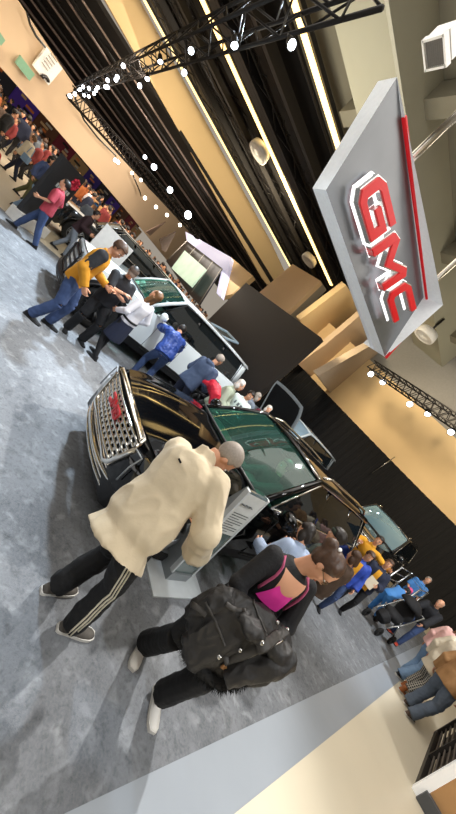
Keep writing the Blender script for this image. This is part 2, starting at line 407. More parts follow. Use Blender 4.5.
def shoe(root, J, i, m, sole, name='shoe', high=0.0, vox=.007):
    s, f, p = J['s'], J['fdir'][i], J['foot'][i]; sd = V3((f.y, -f.x, 0)); bm = B()
    st = [(-.075, .028, .06), (-.055, .036, .078), (0, .038, .086), (.06, .043, .070), (.115, .048, .054), (.165, .044, .044), (.195, .026, .034)]
    rs = []
    for y, w, hh in st:
        c = p + f * y * s; rs.append([c + sd * (w * s * math.cos(a)) + ZZ * ((.012 + max(0, math.sin(a)) * (hh - .012) + min(0, math.sin(a)) * .004) * s) for a in [2 * PI * k / 16 for k in range(16)]])
    rings(bm, rs); tube(bm, [p - f * .018 * s + ZZ * .04 * s, J['ank'][i] - f * .012 * s + ZZ * (.012 + high) * s], [(.04 * s, .052 * s), (.043 * s, .048 * s)], 12, f)
    o = obj(name, remesh(bm, vox, 2), m, root)
    b2 = B(); out = [c2 for c2 in [(-.080, .024), (-.06, .035), (0, .037), (.06, .043), (.115, .048), (.165, .044), (.198, .026)]]
    pl = [p + f * y * s + sd * w * s for y, w in out] + [p + f * y * s - sd * w * s for y, w in reversed(out)]
    prism(b2, [q + ZZ * .001 for q in pl], ZZ * .024 * s); obj('sole', b2, sole, o, False)
    return o
DARK = mat('black_cloth', '17171a', .85, vary=(30, .25), bump=(60, .25)); SOLE_W = mat('sole_white', 'd9d6cf', .6); SOLE_D = mat('sole_dark', '1b1a19', .7)
HAIR_BR = mat('hair_brown', '4a3222', .5, vary=(60, .5)); HAIR_DK = mat('hair_dark', '1e1713', .5, vary=(60, .4)); HAIR_GR = mat('hair_grey', '9c9186', .6, vary=(80, .3)); HAIR_WH = mat('hair_white', 'd8d2ca', .6, vary=(80, .2)); HAIR_BL = mat('hair_blond', '74502f', .5, vary=(60, .35))
JEANS = mat('denim', '33456b', .85, vary=(14, .3), bump=(120, .2)); JEANS_L = mat('denim_light', '7f9cbd', .85, vary=(12, .2)); JEANS_G = mat('denim_grey', '5c6776', .85, vary=(12, .25))
def person(label, loc, az, h=1.7, skin=SKIN, top=DARK, bottom=JEANS, shoes=DARK, sole=SOLE_D, hair=('short', HAIR_BR), vox=.014, T={}, TR={}, kind='trousers', curl=28, pn=(None, None), hd=(None, None), group=None, face=True, glasses=None, topname='shirt', hat=None, cat='person', shoename='shoe', **pose):
    root = thing('person', label, cat, loc, -R(az), group)
    J = skeleton(h, **pose); J['hairm'] = hair[1]; J['root'] = root
    obj('body', body_mesh(J, vox, curl=curl, pn=pn, hd=hd, detail=6 if vox > .01 else 8), skin, root)
    J['top'] = obj(topname, top_mesh(J, vox, **T), top, root)
    if kind == 'skirt': obj('skirt', skirt_mesh(J, vox), bottom, root); obj('tights', trouser_mesh(J, vox, ease=.002), DARK, root)
    elif kind: J['bot'] = obj(kind, trouser_mesh(J, vox, **TR), bottom, root)
    if shoes is not None:
        for i in (0, 1): shoe(root, J, i, shoes, sole, shoename, vox=min(vox, .011), high=.06 if shoename == 'boot' else 0)
    if hair[0]:
        hm = hair_mesh(J, hair[0], min(vox, .01)); obj('hair' , hm, hair[1], root, mods=(('SOLIDIFY', {'thickness': .006, 'offset': 0}),) if hair[0] in ('short', 'crop', 'bald') else ())
    if hat: obj(hat[0], hair_mesh(J, hat[0], min(vox, .01)), hat[1], root)
    if face: face_parts(root, J, glasses)
    return root, J
# ------------------------------------------------------------------ vehicles
RUB = mat('tyre_rubber', '141414', .85, bump=(80, .3)); BLKP = mat('black_plastic', '121214', .5); CHROME = mat('chrome', 'e6e2da', .12, 1.0); ALU = mat('alloy', 'a9adb0', .3, .9)
TRIM = mat('gloss_black_trim', '08080a', .12, coat=.6); LED = mat('led_white', 'a8adb2', .2); REDL = mat('tail_lamp', '8c1016', .2, emit=.5); AMBER = mat('amber_lamp', 'd77a1e', .3, emit=.4)
SEAT = mat('seat_leather', '2a2c2e', .5); SEATL = mat('seat_leather_light', '7d7a74', .55); REDE = mat('red_enamel', 'c01c22', .3)
GL_TEAL = glass('windscreen_glass', '7fd6bd', .96, .03, .01, .07); GL_DARK = glass('tinted_glass', '303c44', .8, .03, .10); GL_CLR = glass('clear_glass', 'd5e8ea', .9, .02, .06)
def wheel(root, p, rad, w, side, spokes=6, rimc=ALU):
    rot = Matrix.Rotation(R(-90 * side), 3, 'X'); bm = B(); k = rad
    lathe(bm, [(.60 * k, -w / 2), (.92 * k, -w / 2), (.985 * k, -w * .38), (k, -w * .2), (k, w * .2), (.985 * k, w * .38), (.92 * k, w / 2), (.68 * k, w / 2 + .005), (.66 * k, w * .35), (.60 * k, -w / 2)], p, rot, 32)
    o = obj('wheel', bm, RUB, root)
    bm = B(); lathe(bm, [(.66 * k, w * .45), (.63 * k, w * .47), (.60 * k, w * .3), (.58 * k, 0)], p, rot, 32); lathe(bm, [(.02, w * .42), (.10 * k, w * .42), (.13 * k, w * .36), (.13 * k, w * .2)], p, rot, 16)
    for i in range(spokes):
        a = 2 * PI * i / spokes
        for da in (-.13, .13):
            q = [rot @ V3((r * math.cos(a + da * f), r * math.sin(a + da * f), z)) + V3(p) for r, z, f in ((.10 * k, w * .36, .6), (.63 * k, w * .4, 1))]
            bar(bm, q[0], q[1], .075 * k, .03, rot @ V3((0, 0, 1)))
    obj('rim', bm, rimc, o)
    bm = B(); lathe(bm, [(.0, w * .08), (.58 * k, w * .06)], p, rot, 24); obj('brake_disc', bm, BLKP, o)
def make_suv(label, loc, heading, L=5.1, W=2.0, H=1.75, wb=3.05, paint=None, glassm=GL_DARK, wind=GL_TEAL, cat='car', rad=.39, front=None, grille='bars', boxy=0.0, hood_h=1.08, clad=None, trim=CHROME, group=None, hatch=0, door=0, badge=True, rimc=ALU, xw=.0, rails=CHROME, name='car', rear='tail', belt_h=1.12, rows=9, hood_open=0):
    root = thing(name, label, cat, loc, R(90 - heading), group)
    hw0 = W / 2; xf, xr = wb / 2 + .1 + xw, -wb / 2 + .1 + xw; L2 = L / 2; xc = L2 - 1.35; clr = .26; Ra = rad + .075
    bz = lambda x: hood_h - .17 * max(0, (x - xc) / (L2 - xc)) ** 1.6 * (1 - boxy * .6) if x > xc else lerp(hood_h, belt_h, min(1, (xc - x) / .5)) + .05 * max(0, (-x - .5) / L2)
    def hwx(x):
        k = hw0
        if x > L2 - .75: t = (x - L2 + .75) / .75; k *= 1 - (.22 - .1 * boxy) * t ** 3
        if x < -L2 + .6: t = (-L2 + .6 - x) / .6; k *= 1 - (.16 - .06 * boxy) * t ** 3
        return k
    def zb(x):
        z = clr + .03 * max(0, (abs(x) - L2 + .5) / .5)
        for c in (xf, xr):
            d = abs(x - c)
            if d < Ra: z = max(z, rad + math.sqrt(Ra * Ra - d * d))
        return z
    def inset(f, z):          # how far the skin lies inside the plan outline, up the side
        return .07 * max(0, 1 - f / .22) ** 2 + .012 * math.sin(f * PI * 3) * (1 - boxy) + (.075 - .03 * boxy) * max(0, (f - .72) / .28) ** 1.6
    xs = set([-L2 + t for t in (0, .02, .08, .18, .32, .5)] + [L2 - t for t in (0, .02, .07, .16, .3, .45, .62)] + [xc, xc - .25, xc - .7, 0, -.4, -.9])
    for c in (xf, xr):
        for a in range(0, 181, 15): xs.add(c + Ra * math.cos(R(a)))
        xs.add(c + Ra * 1.02); xs.add(c - Ra * 1.02)
    xs = sorted(x for x in xs if -L2 <= x <= L2)
    xs = [x for i, x in enumerate(xs) if i == 0 or x - xs[i - 1] > .012]
    cols = []
    def col(x, y, nx, ny, plan=0.0):
        z0, z1 = zb(x), bz(x); c = []
        for r in range(rows + 1):
            f = r / rows; z = lerp(z0, z1, f); zf = (z - clr) / (z1 - clr); d = inset(zf, z)
            if nx > .5: d = .05 * max(0, 1 - zf / .3) ** 2 + (.10 - .05 * boxy) * max(0, (zf - .7) / .3) ** 2
            if nx < -.5: d = .03 * max(0, 1 - zf / .3) ** 2 + .02 * zf
            c.append(V3((x - nx * d, y - ny * d, z)))
        return c
    for x in xs: cols.append(col(x, hwx(x), 0, 1))
    nf = 10; yb = hwx(L2)
    for i in range(1, nf): y = yb * (1 - 2 * i / nf); cols.append(col(L2, y, 1, 0)); cols[-1] = [p + V3((.09 * (1 - (y / yb) ** 2) * (1 - boxy * .7), 0, 0)) for p in cols[-1]]
    for x in reversed(xs): cols.append(col(x, -hwx(x), 0, -1))
    yb2 = hwx(-L2)
    for i in range(1, nf): y = -yb2 * (1 - 2 * i / nf); cols.append(col(-L2, y, -1, 0)); cols[-1] = [p - V3((.06 * (1 - (y / yb2) ** 2), 0, 0)) for p in cols[-1]]
    bm = B(); vv = [[bm.verts.new(p) for p in c] for c in cols]; n = len(vv)
    for i in range(n):
        for r in range(rows):
            a, b = vv[i], vv[(i + 1) % n]; f = bm.faces.new((a[r], a[r + 1], b[r + 1], b[r]))
            if clad and (a[r].co.z + b[r + 1].co.z) / 2 < clr + .2: f.material_index = 1
            if clad:
                for c in (xf, xr):
                    q = f.calc_center_median()
                    if math.hypot(q.x - c, q.z - rad) < Ra + .075: f.material_index = 1
    bmesh.ops.recalc_face_normals(bm, faces=bm.faces[:])
    body = obj('body_shell', bm, [paint, clad or paint], root)
    # hood
    bm = B()
    def hood(u, v):
        u = u * 2 - 1; xe = L2 - .105 + .05 * boxy + .08 * (1 - u * u) * (1 - boxy * .7); x = lerp(xc, xe, v); y = u * (hwx(min(x, L2)) - .07)
        z = bz(min(x, L2)) + (.055 * (1 - u * u) + .02 * max(0, 1 - abs(abs(u) - .62) / .16)) * (1 - v ** 5 * .7) + .004
        return (x, y, z)
    grid(bm, hood, 24, 10)
    if hood_open:
        M = Matrix.Translation(V3((xc, 0, hood_h))) @ Matrix.Rotation(R(-hood_open), 4, 'Y') @ Matrix.Translation(V3((-xc, 0, -hood_h))); bm.transform(M)
        obj('hood', bm, paint, root); bm = B(); grid(bm, lambda u, v: V3(hood(.06 + .88 * u, .06 + .86 * v)) - V3((0, 0, .05)), 8, 6); bm.transform(M); obj('hood_lining', bm, BLKP, root)
        bm = B(); box(bm, (L2 - .72, 0, .82), (1.1, W - .7, .2)); box(bm, (L2 - .7, 0, .95), (.6, .7, .14)); obj('engine', bm, PIPE, root, False, (('BEVEL', {'width': .03, 'segments': 2}),))
    else: obj('hood', bm, paint, root)
    # inner wells and floor pan
    bm = B(); box(bm, (-.2, 0, .5), (L - 1.2, W - .62, .36)); box(bm, (L2 - .65, 0, .6), (1.1, W - .62, .5))
    for c in (xf, xr):
        pass
    obj('floor_pan', bm, BLKP, root)
    for c in (xf, xr):
        for q in (-1, 1): wheel(root, (c, q * (hw0 - .15), rad), rad, .26, q, rimc=rimc)
    for c in (xf, xr):
        for q in (-1, 1):
            bm = B(); tube(bm, [(c + (Ra + .01) * math.cos(R(a)), q * (hw0 - .015), rad + (Ra + .01) * math.sin(R(a))) for a in range(-15, 196, 15)], (.03, .022) if False else .024, 6); obj('arch_trim', bm, clad or TRIM, root)
    # greenhouse
    hb = hw0 - .09; hr = hw0 - .27 + .08 * boxy; bt = belt_h; xa = xc + .02; xr0 = xc - .95 + .3 * boxy; xr1 = -L2 + .42 - .2 * boxy; xd = -L2 + .14
    A = lambda q: V3((xa - .1, q * (hb - .02), hood_h + .02)); AT = lambda q: V3((xr0, q * hr, H - .085)); DT = lambda q: V3((xr1, q * (hr - .03), H - .10)); DB = lambda q: V3((xd, q * (hb - .06), bt + .06))
    bm = B()
    def roof(u, v):
        u = u * 2 - 1; x = lerp(xr0 + .03, xr1 - .06, v); return (x + .10 * (1 - u * u) * (1 - v) - .05 * (1 - u * u) * v, u * (hr + .01), H - .085 + .07 * (1 - abs(u) ** 2.6) + .03 * math.sin(PI * v) - .02 * v)
    grid(bm, roof, 16, 12); roofm = obj('roof', bm, paint if front != 'darkroof' else TRIM, root, mods=(('SOLIDIFY', {'thickness': .03}),))
    mid = lambda a, b, t: lerp(a, b, t)
    def wtop(q, x): t = (xr0 - x) / (xr0 - xr1); return lerp(AT(q), DT(q), t)
    def wbot(q, x): return V3((x, q * hb, (hood_h + .02 if x > xc - .2 else bz(x) + .0) + .012))
    pb = xc - 1.45 + .1 * boxy; pc = pb - 1.05
    for q in (-1, 1):
        bm = B(); tube(bm, [A(q), lerp(A(q), AT(q), .5) + V3((0, q * .012, .03)), AT(q), lerp(AT(q), DT(q), .3) + V3((0, q * .01, .035)), lerp(AT(q), DT(q), .7) + V3((0, q * .01, .03)), DT(q)], [.04, .04, .042, .04, .04, .04], 8); obj('roof_pillar', bm, paint, root)
        bm = B(); bar(bm, wbot(q, pb), wtop(q, pb + .08), .09, .03, (0, 1, 0)); obj('door_pillar', bm, TRIM, root); bm = B(); bar(bm, wbot(q, pc), wtop(q, pc + .12), .09, .03, (0, 1, 0)); obj('door_pillar', bm, TRIM, root)
        bm = B(); d0, d1 = DB(q), DT(q)
        prism(bm, [d0 + V3((.34, q * .05, -.05)), d0 + V3((0, 0, -.08)), d1, d1 + V3((.28, 0, 0))], (0, -q * .06, 0)); obj('rear_pillar', bm, paint, root)
        sides = [(xa - .38, pb, xr0 - .02, pb + .08), (pb, pc, pb + .08, pc + .12), (pc, xd + .32, pc + .12, xr1 + .26)]
        for k, (b0, b1, t0, t1) in enumerate(sides):
            if door and q == door and k == 0: continue
            bm = B(); grid(bm, lambda u, v: lerp(lerp(wbot(q, b0), wbot(q, b1), u), lerp(wtop(q, t0), wtop(q, t1), u), v) + V3((0, q * .025 * math.sin(PI * v), 0)), 3, 3); obj('side_window', bm, glassm, root)
        bm = B(); tube(bm, [wbot(q, xa - .3) + V3((0, q * .02, 0)), wbot(q, pb) + V3((0, q * .02, 0)), wbot(q, pc) + V3((0, q * .02, 0)), wbot(q, xd + .3) + V3((0, q * .02, 0)), DT(q) + V3((.2, q * .03, -.02)), wtop(q, pc) + V3((0, q * .035, .0)), wtop(q, pb) + V3((0, q * .035, .0)), AT(q) + V3((-.05, q * .03, -.01)), wbot(q, xa - .3) + V3((0, q * .02, 0))], .014, 6); obj('window_trim', bm, trim, root)
        if rails is not None:
            bm = B(); tube(bm, [wtop(q, xr0 - .15) + V3((0, -q * .07, .06)), wtop(q, xr0 - .35) + V3((0, -q * .07, .115)), wtop(q, pc) + V3((0, -q * .07, .125)), wtop(q, xr1 + .25) + V3((0, -q * .07, .105)), wtop(q, xr1 + .1) + V3((0, -q * .07, .05))], .02, 8); obj('roof_rail', bm, rails, root)
        bm = B(); mp = V3((xa - .42, q * (hw0 + .12), hood_h + .10)); ell(bm, mp, (.075, .13, .10), None, 14, 8); tube(bm, [mp - V3((0, q * .1, .05)), V3((xa - .36, q * (hw0 - .06), hood_h + .02))], .03, 6); mo = obj('wing_mirror', bm, paint, root)
        bm = B(); ell(bm, mp + V3((-.06, 0, 0)), (.02, .11, .08), None, 12, 6); obj('mirror_glass', bm, CHROME, mo)
        for hx in (pb + .22, pc + .2):
            bm = B(); tube(bm, [(hx, q * (hw0 + .005), belt_h - .13), (hx - .03, q * (hw0 + .03), belt_h - .125), (hx - .19, q * (hw0 + .03), belt_h - .125), (hx - .22, q * (hw0 + .005), belt_h - .13)], .015, 6); obj('door_handle', bm, trim, root)
        bm = B()
        for sx in (xa - .55, pb, pc): tube(bm, [(sx + .02, q * (hw0 - .004), belt_h - .03), (sx, q * (hw0 + .002), .75), (sx, q * (hw0 - .005), .42)], .006, 5)
        tube(bm, [(xa - .55, q * (hw0 - .01), .40), (xr + Ra + .1, q * (hw0 - .01), .40)], .012, 5); obj('door_seam', bm, BLKP, root)
    def ws(u, v):
        p = lerp(lerp(A(1), A(-1), u), lerp(AT(1), AT(-1), u), v); k = 4 * u * (1 - u); return p + V3((.14 * k * (1 - v) + .10 * k * v, 0, .035 * k + .03 * math.sin(PI * v)))
    bm = B(); grid(bm, ws, 12, 6); obj('windshield', bm, wind, root)
    bm = B(); tube(bm, [V3(ws(u / 8, .02)) + V3((.05, 0, .012)) for u in range(9)], .022, 6); obj('wiper_cowl', bm, BLKP, root)
    bm = B(); tube(bm, [V3(ws(u / 8, 1)) + V3((-.01, 0, .012)) for u in range(9)], .022, 6); obj('windshield_header', bm, trim if rails is CHROME else paint, root)
    if hatch:
        h = obj('hatch', B(), paint, root); bm = B(); a = V3((xr1, 0, H)); e = a + V3((-cs(hatch) * 1.25, 0, sn(hatch) * 1.25)); x = V3((0, 1, 0))
        tube(bm, [a + x * (hr - .05), lerp(a, e, .55) + x * hr, e + x * (hr - .1), e - x * (hr - .1), lerp(a, e, .55) - x * hr, a - x * (hr - .05)], .055, 8, closed=True); bm.to_mesh(h.data); bm.free()
        bm = B(); grid(bm, lambda u, v: lerp(a + x * (hr - .08) * (1 - 2 * u), lerp(a, e, .97) + x * (hr - .12) * (1 - 2 * u), v), 4, 4); obj('hatch_glass', bm, GL_CLR, h)
    else:
        bm = B(); grid(bm, lambda u, v: lerp(lerp(DB(1), DB(-1), u) + V3((-.06 * math.sin(PI * u), 0, 0)), lerp(DT(1), DT(-1), u) + V3((-.05, 0, 0)), v), 6, 3); obj('rear_window', bm, glassm, root)
    bm = B(); grid(bm, lambda u, v: (lerp(xd + .02, -L2 - .0, v), (1 - 2 * u) * (hb - .02), bz(-L2 + .1) + .05 - .05 * v), 6, 3); obj('tailgate_top', bm, paint, root)
    for q in (-1, 1):
        bm = B(); prism(bm, [(-L2 + .10, q * (yb2 * 1.02), .82), (-L2 - .01, q * yb2 * .9, .82), (-L2 - .01, q * yb2 * .9, 1.08), (-L2 + .12, q * (yb2 * 1.03), 1.08)], (0, -q * .05, 0)); obj('tail_lamp', bm, REDL, root)
    # lamps, grille, bumper
    for q in (-1, 1):
        bm = B(); pts = [(L2 + .005, q * .60 * yb / .78, hood_h - .20), (L2 - .01, q * yb * .97, hood_h - .17), (L2 - .10, q * (yb + .06), hood_h - .18), (L2 - .09, q * (yb + .065), hood_h - .30), (L2 + .0, q * yb * .95, hood_h - .32), (L2 + .02, q * .60 * yb / .78, hood_h - .30)]
        prism(bm, pts, (.035, q * .012, 0)); hl = obj('headlight', bm, TRIM, root, False)
        bm = B(); tube(bm, [V3(pts[0]) + V3((.04, 0, -.02)), V3(pts[1]) + V3((.045, q * .01, -.02)), V3(pts[4]) + V3((.05, q * .01, .0)), V3(pts[4]) + V3((.045, q * .01, -.16))], .008, 6); obj('running_light', bm, LED, hl)
    gz1, gz0, gw1, gw0, gx = hood_h - .13, .50, .60, .52, L2 + .085 * (1 - boxy * .7)
    def GX(y): return gx - .09 * (y / yb) ** 2 * (1 - boxy * .7)
    bm = B(); O = [(-gw1, gz1), (gw1, gz1), (gw1 + .03, gz1 - .1), (gw0, gz0 + .04), (gw0 - .06, gz0), (-gw0 + .06, gz0), (-gw0, gz0 + .04), (-gw1 - .03, gz1 - .1)]
    poly(bm, [(GX(y) - .005, y, z) for y, z in O]); gr = obj('grille', bm, BLKP, root, False)
    bm = B(); tube(bm, [(GX(y) + .012, y, z) for y, z in O], .03, 8, closed=True); obj('grille_frame', bm, trim, gr)
    if grille == 'bars':
        bm = B()
        for k in range(7):
            z = lerp(gz0 + .05, gz1 - .05, k / 6); w = lerp(gw0, gw1, k / 6)
            tube(bm, [(GX(y) + .012, y, z) for y in [w * (-1 + 2 * t / 12) for t in range(13)]], (.016, .012) if False else .014, 6)
        for k in range(7):
            z = lerp(gz0 + .05, gz1 - .05, k / 6)
            for j in range(13):
                y = (-1 + 2 * (j + .5 * (k % 2)) / 12.5) * lerp(gw0, gw1, k / 6) * .97
                if k < 6: bar(bm, (GX(y) + .01, y, z), (GX(y) + .01, y, z + (gz1 - gz0 - .1) / 6), .045, .012, (1, 0, 0))
        obj('grille_bar', bm, trim, gr)
    else:
        bm = B()
        for k in range(4): z = lerp(gz0 + .08, gz1 - .1, k / 3); bar(bm, (gx - .0, -gw0 * .92, z), (gx - .0, gw0 * .92, z), .05, .02, (1, 0, 0))
        obj('grille_bar', bm, trim if grille == 'bright' else BLKP, gr, False)
    bm = B()
    if badge: letters(bm, lambda u, v: V3((gx + .03, .19 - .38 * u, lerp(gz0, gz1, .55) + .10 * v)), V3((.018, 0, 0)), .25); obj('badge', bm, REDE, gr, False) if badge else bm.free()
    bm = B(); tube(bm, [(L2 + .10 - .16 * abs(y / yb) ** 2.4 * (1 - boxy * .5), y, .44 + .06 * abs(y / yb) ** 4) for y in [yb * 1.04 * (-1 + t / 8) for t in range(17)]], [(.03, .02)] * 17, 8); obj('bumper_strip', bm, trim, root)
    bm = B()
    for z in (.36, .40, .49): tube(bm, [(L2 + .095 - .15 * abs(y / yb) ** 2.4 * (1 - boxy * .5), y, z) for y in [yb * .9 * (-1 + t / 8) for t in range(17)]], .014, 6)
    obj('lower_grille', bm, trim, root)
    # cabin
    bm = B(); grid(bm, lambda u, v: (xa - .25 - .35 * v, (1 - 2 * u) * (hb - .08), hood_h - .02 + .03 * math.sin(PI * v)), 8, 3); box(bm, (xa - .5, 0, hood_h - .2), (.3, 2 * hb - .15, .3)); obj('dashboard', bm, BLKP, root)
    for q in (-1, 1):
        for sx, nm in ((xc - 1.3, 'front_seat'), (xc - 2.25, 'rear_seat')):
            bm = B(); c = V3((sx, q * .42, .72)); box(bm, c, (.5, .5, .16)); bar(bm, c + V3((-.2, 0, .05)), c + V3((-.38, 0, .66)), .48, .14, (1, 0, 0)); bar(bm, c + V3((-.39, 0, .70)), c + V3((-.43, 0, .88)), .26, .10, (1, 0, 0))
            obj(nm, bm, SEAT, root, False, (('BEVEL', {'width': .04, 'segments': 2}),))
    bm = B(); st = Matrix.Rotation(R(65), 3, 'Y'); c = V3((xc - .72, .40, hood_h + .0)); tube(bm, [c + st @ V3((.18 * math.cos(a), .18 * math.sin(a), 0)) for a in [2 * PI * k / 16 for k in range(16)]], .016, 6, closed=True); bar(bm, c + st @ V3((-.17, 0, 0)), c + st @ V3((.17, 0, 0)), .05, .02); bar(bm, c + st @ V3((0, -.17, 0)), c + st @ V3((0, .17, 0)), .05, .02); tube(bm, [c, c + V3((.3, 0, -.1))], .03, 6); obj('steering_wheel', bm, BLKP, root)
    return root
def stroke(bm, pts, w, place, ext):
    # mitred ribbon along a polyline in letter space, pushed out along ext
    P = [V3((p[0], p[1], 0)) for p in pts]; n = len(P); lft, rgt = [], []
    for i in range(n):
        d0 = (P[i] - P[i - 1]).normalized() if i > 0 else None; d1 = (P[i + 1] - P[i]).normalized() if i < n - 1 else None
        if d0 is None: t = d1; k = 1
        elif d1 is None: t = d0; k = 1
        else: t = (d0 + d1).normalized(); k = 1 / max(.5, t.dot(d1))
        nn = V3((-t.y, t.x, 0)) * (w / 2 * k); lft.append(P[i] + nn); rgt.append(P[i] - nn)
    for i in range(n - 1): prism(bm, [place(q.x, q.y) for q in (lft[i], lft[i + 1], rgt[i + 1], rgt[i])], ext)
LET = {'G': [(1.06, .86), (.24, .86), (.11, .75), (.11, .25), (.24, .13), (.98, .13), (.98, .52), (.52, .52)],
       'M': [(.11, 0), (.11, .80), (.20, .84), (.62, .40), (1.04, .84), (1.13, .80), (1.13, 0)],
       'C': [(1.02, .86), (.24, .86), (.11, .75), (.11, .25), (.24, .13), (1.02, .13)]}
LOFF = {'G': 0.0, 'M': 1.24, 'C': 2.64}
def letters(bm, place, ext, w, only='GMC', tot=3.7):      # place(u,v): u in 0..1 across the word, v in 0..1 up
    for ch in only: stroke(bm, LET[ch], w, lambda x, y: place((x + LOFF[ch]) / tot, y), ext)
# ------------------------------------------------------------------ the hall
def carpet_mat():
    m = mat('show_carpet', '73767a', .95); nt = m.node_tree; N, L = nt.nodes, nt.links; b = N['Principled BSDF']
    tc = N.new('ShaderNodeTexCoord'); acc = None
    for sc, lo, hi, c1, c2 in ((1.6, .3, .75, '62656a', '83868a'), (7.5, .54, .70, None, 'a9adb0'), (8.5, .55, .70, None, '35373a'), (26, .5, .72, None, '44474a'), (60, .35, .8, None, '8a8d90')):
        nz = N.new('ShaderNodeTexNoise'); nz.inputs['Scale'].default_value = sc; nz.inputs['Detail'].default_value = 5; nz.inputs['Distortion'].default_value = .4
        mp = N.new('ShaderNodeMapping'); mp.inputs['Location'].default_value = (sc * 3, hi * 7, 0); L.new(tc.outputs['Object'], mp.inputs['Vector']); L.new(mp.outputs['Vector'], nz.inputs['Vector'])
        rp = N.new('ShaderNodeMapRange'); rp.inputs['From Min'].default_value = lo; rp.inputs['From Max'].default_value = hi; L.new(nz.outputs['Fac'], rp.inputs['Value'])
        mx = N.new('ShaderNodeMix'); mx.data_type = 'RGBA'; mx.inputs['B'].default_value = lin(c2)
        if acc is None: mx.inputs['A'].default_value = lin(c1); L.new(rp.outputs['Result'], mx.inputs['Factor'])
        else:
            ml = N.new('ShaderNodeMath'); ml.operation = 'MULTIPLY'; ml.inputs[1].default_value = .5; L.new(rp.outputs['Result'], ml.inputs[0]); L.new(ml.outputs[0], mx.inputs['Factor']); L.new(acc, mx.inputs['A'])
        acc = mx.outputs['Result']
    L.new(acc, b.inputs['Base Color'])
    nb = N.new('ShaderNodeTexNoise'); nb.inputs['Scale'].default_value = 160; L.new(tc.outputs['Object'], nb.inputs['Vector']); bp = N.new('ShaderNodeBump'); bp.inputs['Strength'].default_value = .5; bp.inputs['Distance'].default_value = .01
    L.new(nb.outputs['Fac'], bp.inputs['Height']); L.new(bp.outputs['Normal'], b.inputs['Normal']); return m
CREAM = mat('cream_paint', 'cdb496', .8, vary=(.6, .08)); CREAM2 = mat('cream_paint_warm', 'd8bb8c', .8, vary=(.6, .1)); GOLD = mat('yellow_lit_plaster', 'dcbf90', .8, vary=(.3, .1)); CONC = mat('concrete_soffit', '827c6a', .9, vary=(.5, .25), bump=(3, .2))
CONC2 = mat('painted_beam', 'a09c88', .8, vary=(.6, .1)); CEILD = mat('dark_ceiling', '1d1a19', .9); PIPE = mat('dark_steel', '2b2826', .5, .5); PIPEL = mat('pale_pipe', 'a8968e', .4, .6); STEEL = mat('polished_steel', 'c3bfb6', .2, 1.0)
WARM = mat('warm_strip_light', 'ffe0a0', .5, emit=3.2, ecol='ffd588'); WARM2 = mat('thin_strip_light', 'ffe8b8', .5, emit=1.6, ecol='ffdf9c'); WHITE = mat('white_paint', 'e6e4e0', .5); LENS = mat('spot_lens', 'f2f8ff', .2, emit=9, ecol='eef6ff'); LENSW = mat('warm_lens', 'fff2d8', .2, emit=7, ecol='fff0d8')
BLACKW = mat('black_panel', '27221f', .5, vary=(.4, .15)); GREYW = mat('grey_wall', '8d8a84', .85)
DRAPE = mat('black_velvet', '08080a', .95, vary=(4, .3))
EDGE = gnd(215, 742).dot(E2); EDGE2 = gnd(320, 745).dot(E2)
def slab(a0, a1, b0, b1, z0, z1):
    bm = B(); prism(bm, [hall(a0, b0, z0), hall(a1, b0, z0), hall(a1, b1, z0), hall(a0, b1, z0)], (0, 0, z1 - z0)); return bm
struct('floor', slab(-40, 60, -14, 80, -.12, -.02), mat('pale_hall_floor', 'c2b69e', .45, vary=(.8, .12)))
struct('floor_carpet', slab(-6, 16.5, EDGE, 10.8, -.02, 0), carpet_mat())
struct('floor_border', slab(-6, 14, EDGE2, EDGE, -.02, -.002), mat('grey_border_floor', '9ba2aa', .35, vary=(1.5, .12)))
struct('floor_vinyl', slab(-6, 14, -9, EDGE2, -.02, -.003), mat('cream_vinyl', 'ded4bd', .4, vary=(1.0, .1)))
struct('ceiling', slab(-40, 60, 14, 26, 10.9, 11.1), CEILD)
struct('ceiling_concrete', slab(-40, 60, -12, 14, 10.6, 10.8), CONC)
struct('ceiling_low', slab(-60, 70, 26.2, 75, 8.6, 8.8), CEILD)
# yellow bulkhead between the two ceiling levels
p0 = hall(0, 26)
bm = B(); prism(bm, [on_plane(x, y, p0, 43) for x, y in ((60, -80), (105, 0), (262, 278), (280, 300), (285, 272), (270, 240), (140, 0), (96, -80))], E2 * .2); struct('trim_bulkhead', bm, GOLD)
# pale fascia over the far-left crowd
bm = B(); F0 = V3((-20, 20, 0)); prism(bm, [on_plane(x, y, F0, 0) for x, y in ((-50, 8), (0, 66.6), (50, 122), (99, 178.4), (128.6, 213), (170, 264), (186, 240), (190, 228), (150, 190), (111, 140), (64, 70), (18, 0), (-25, -65))], (-.3, 0, 0)); struct('wall_left', bm, CREAM)
bm = B(); prism(bm, [V3((-46, 2, 0)), V3((-46, 75, 0)), V3((-46, 75, 7)), V3((-46, 2, 7))], (-.3, 0, 0)); struct('wall_far', bm, mat('dim_back_wall', '3a2b2b', .9, vary=(1, .5)))
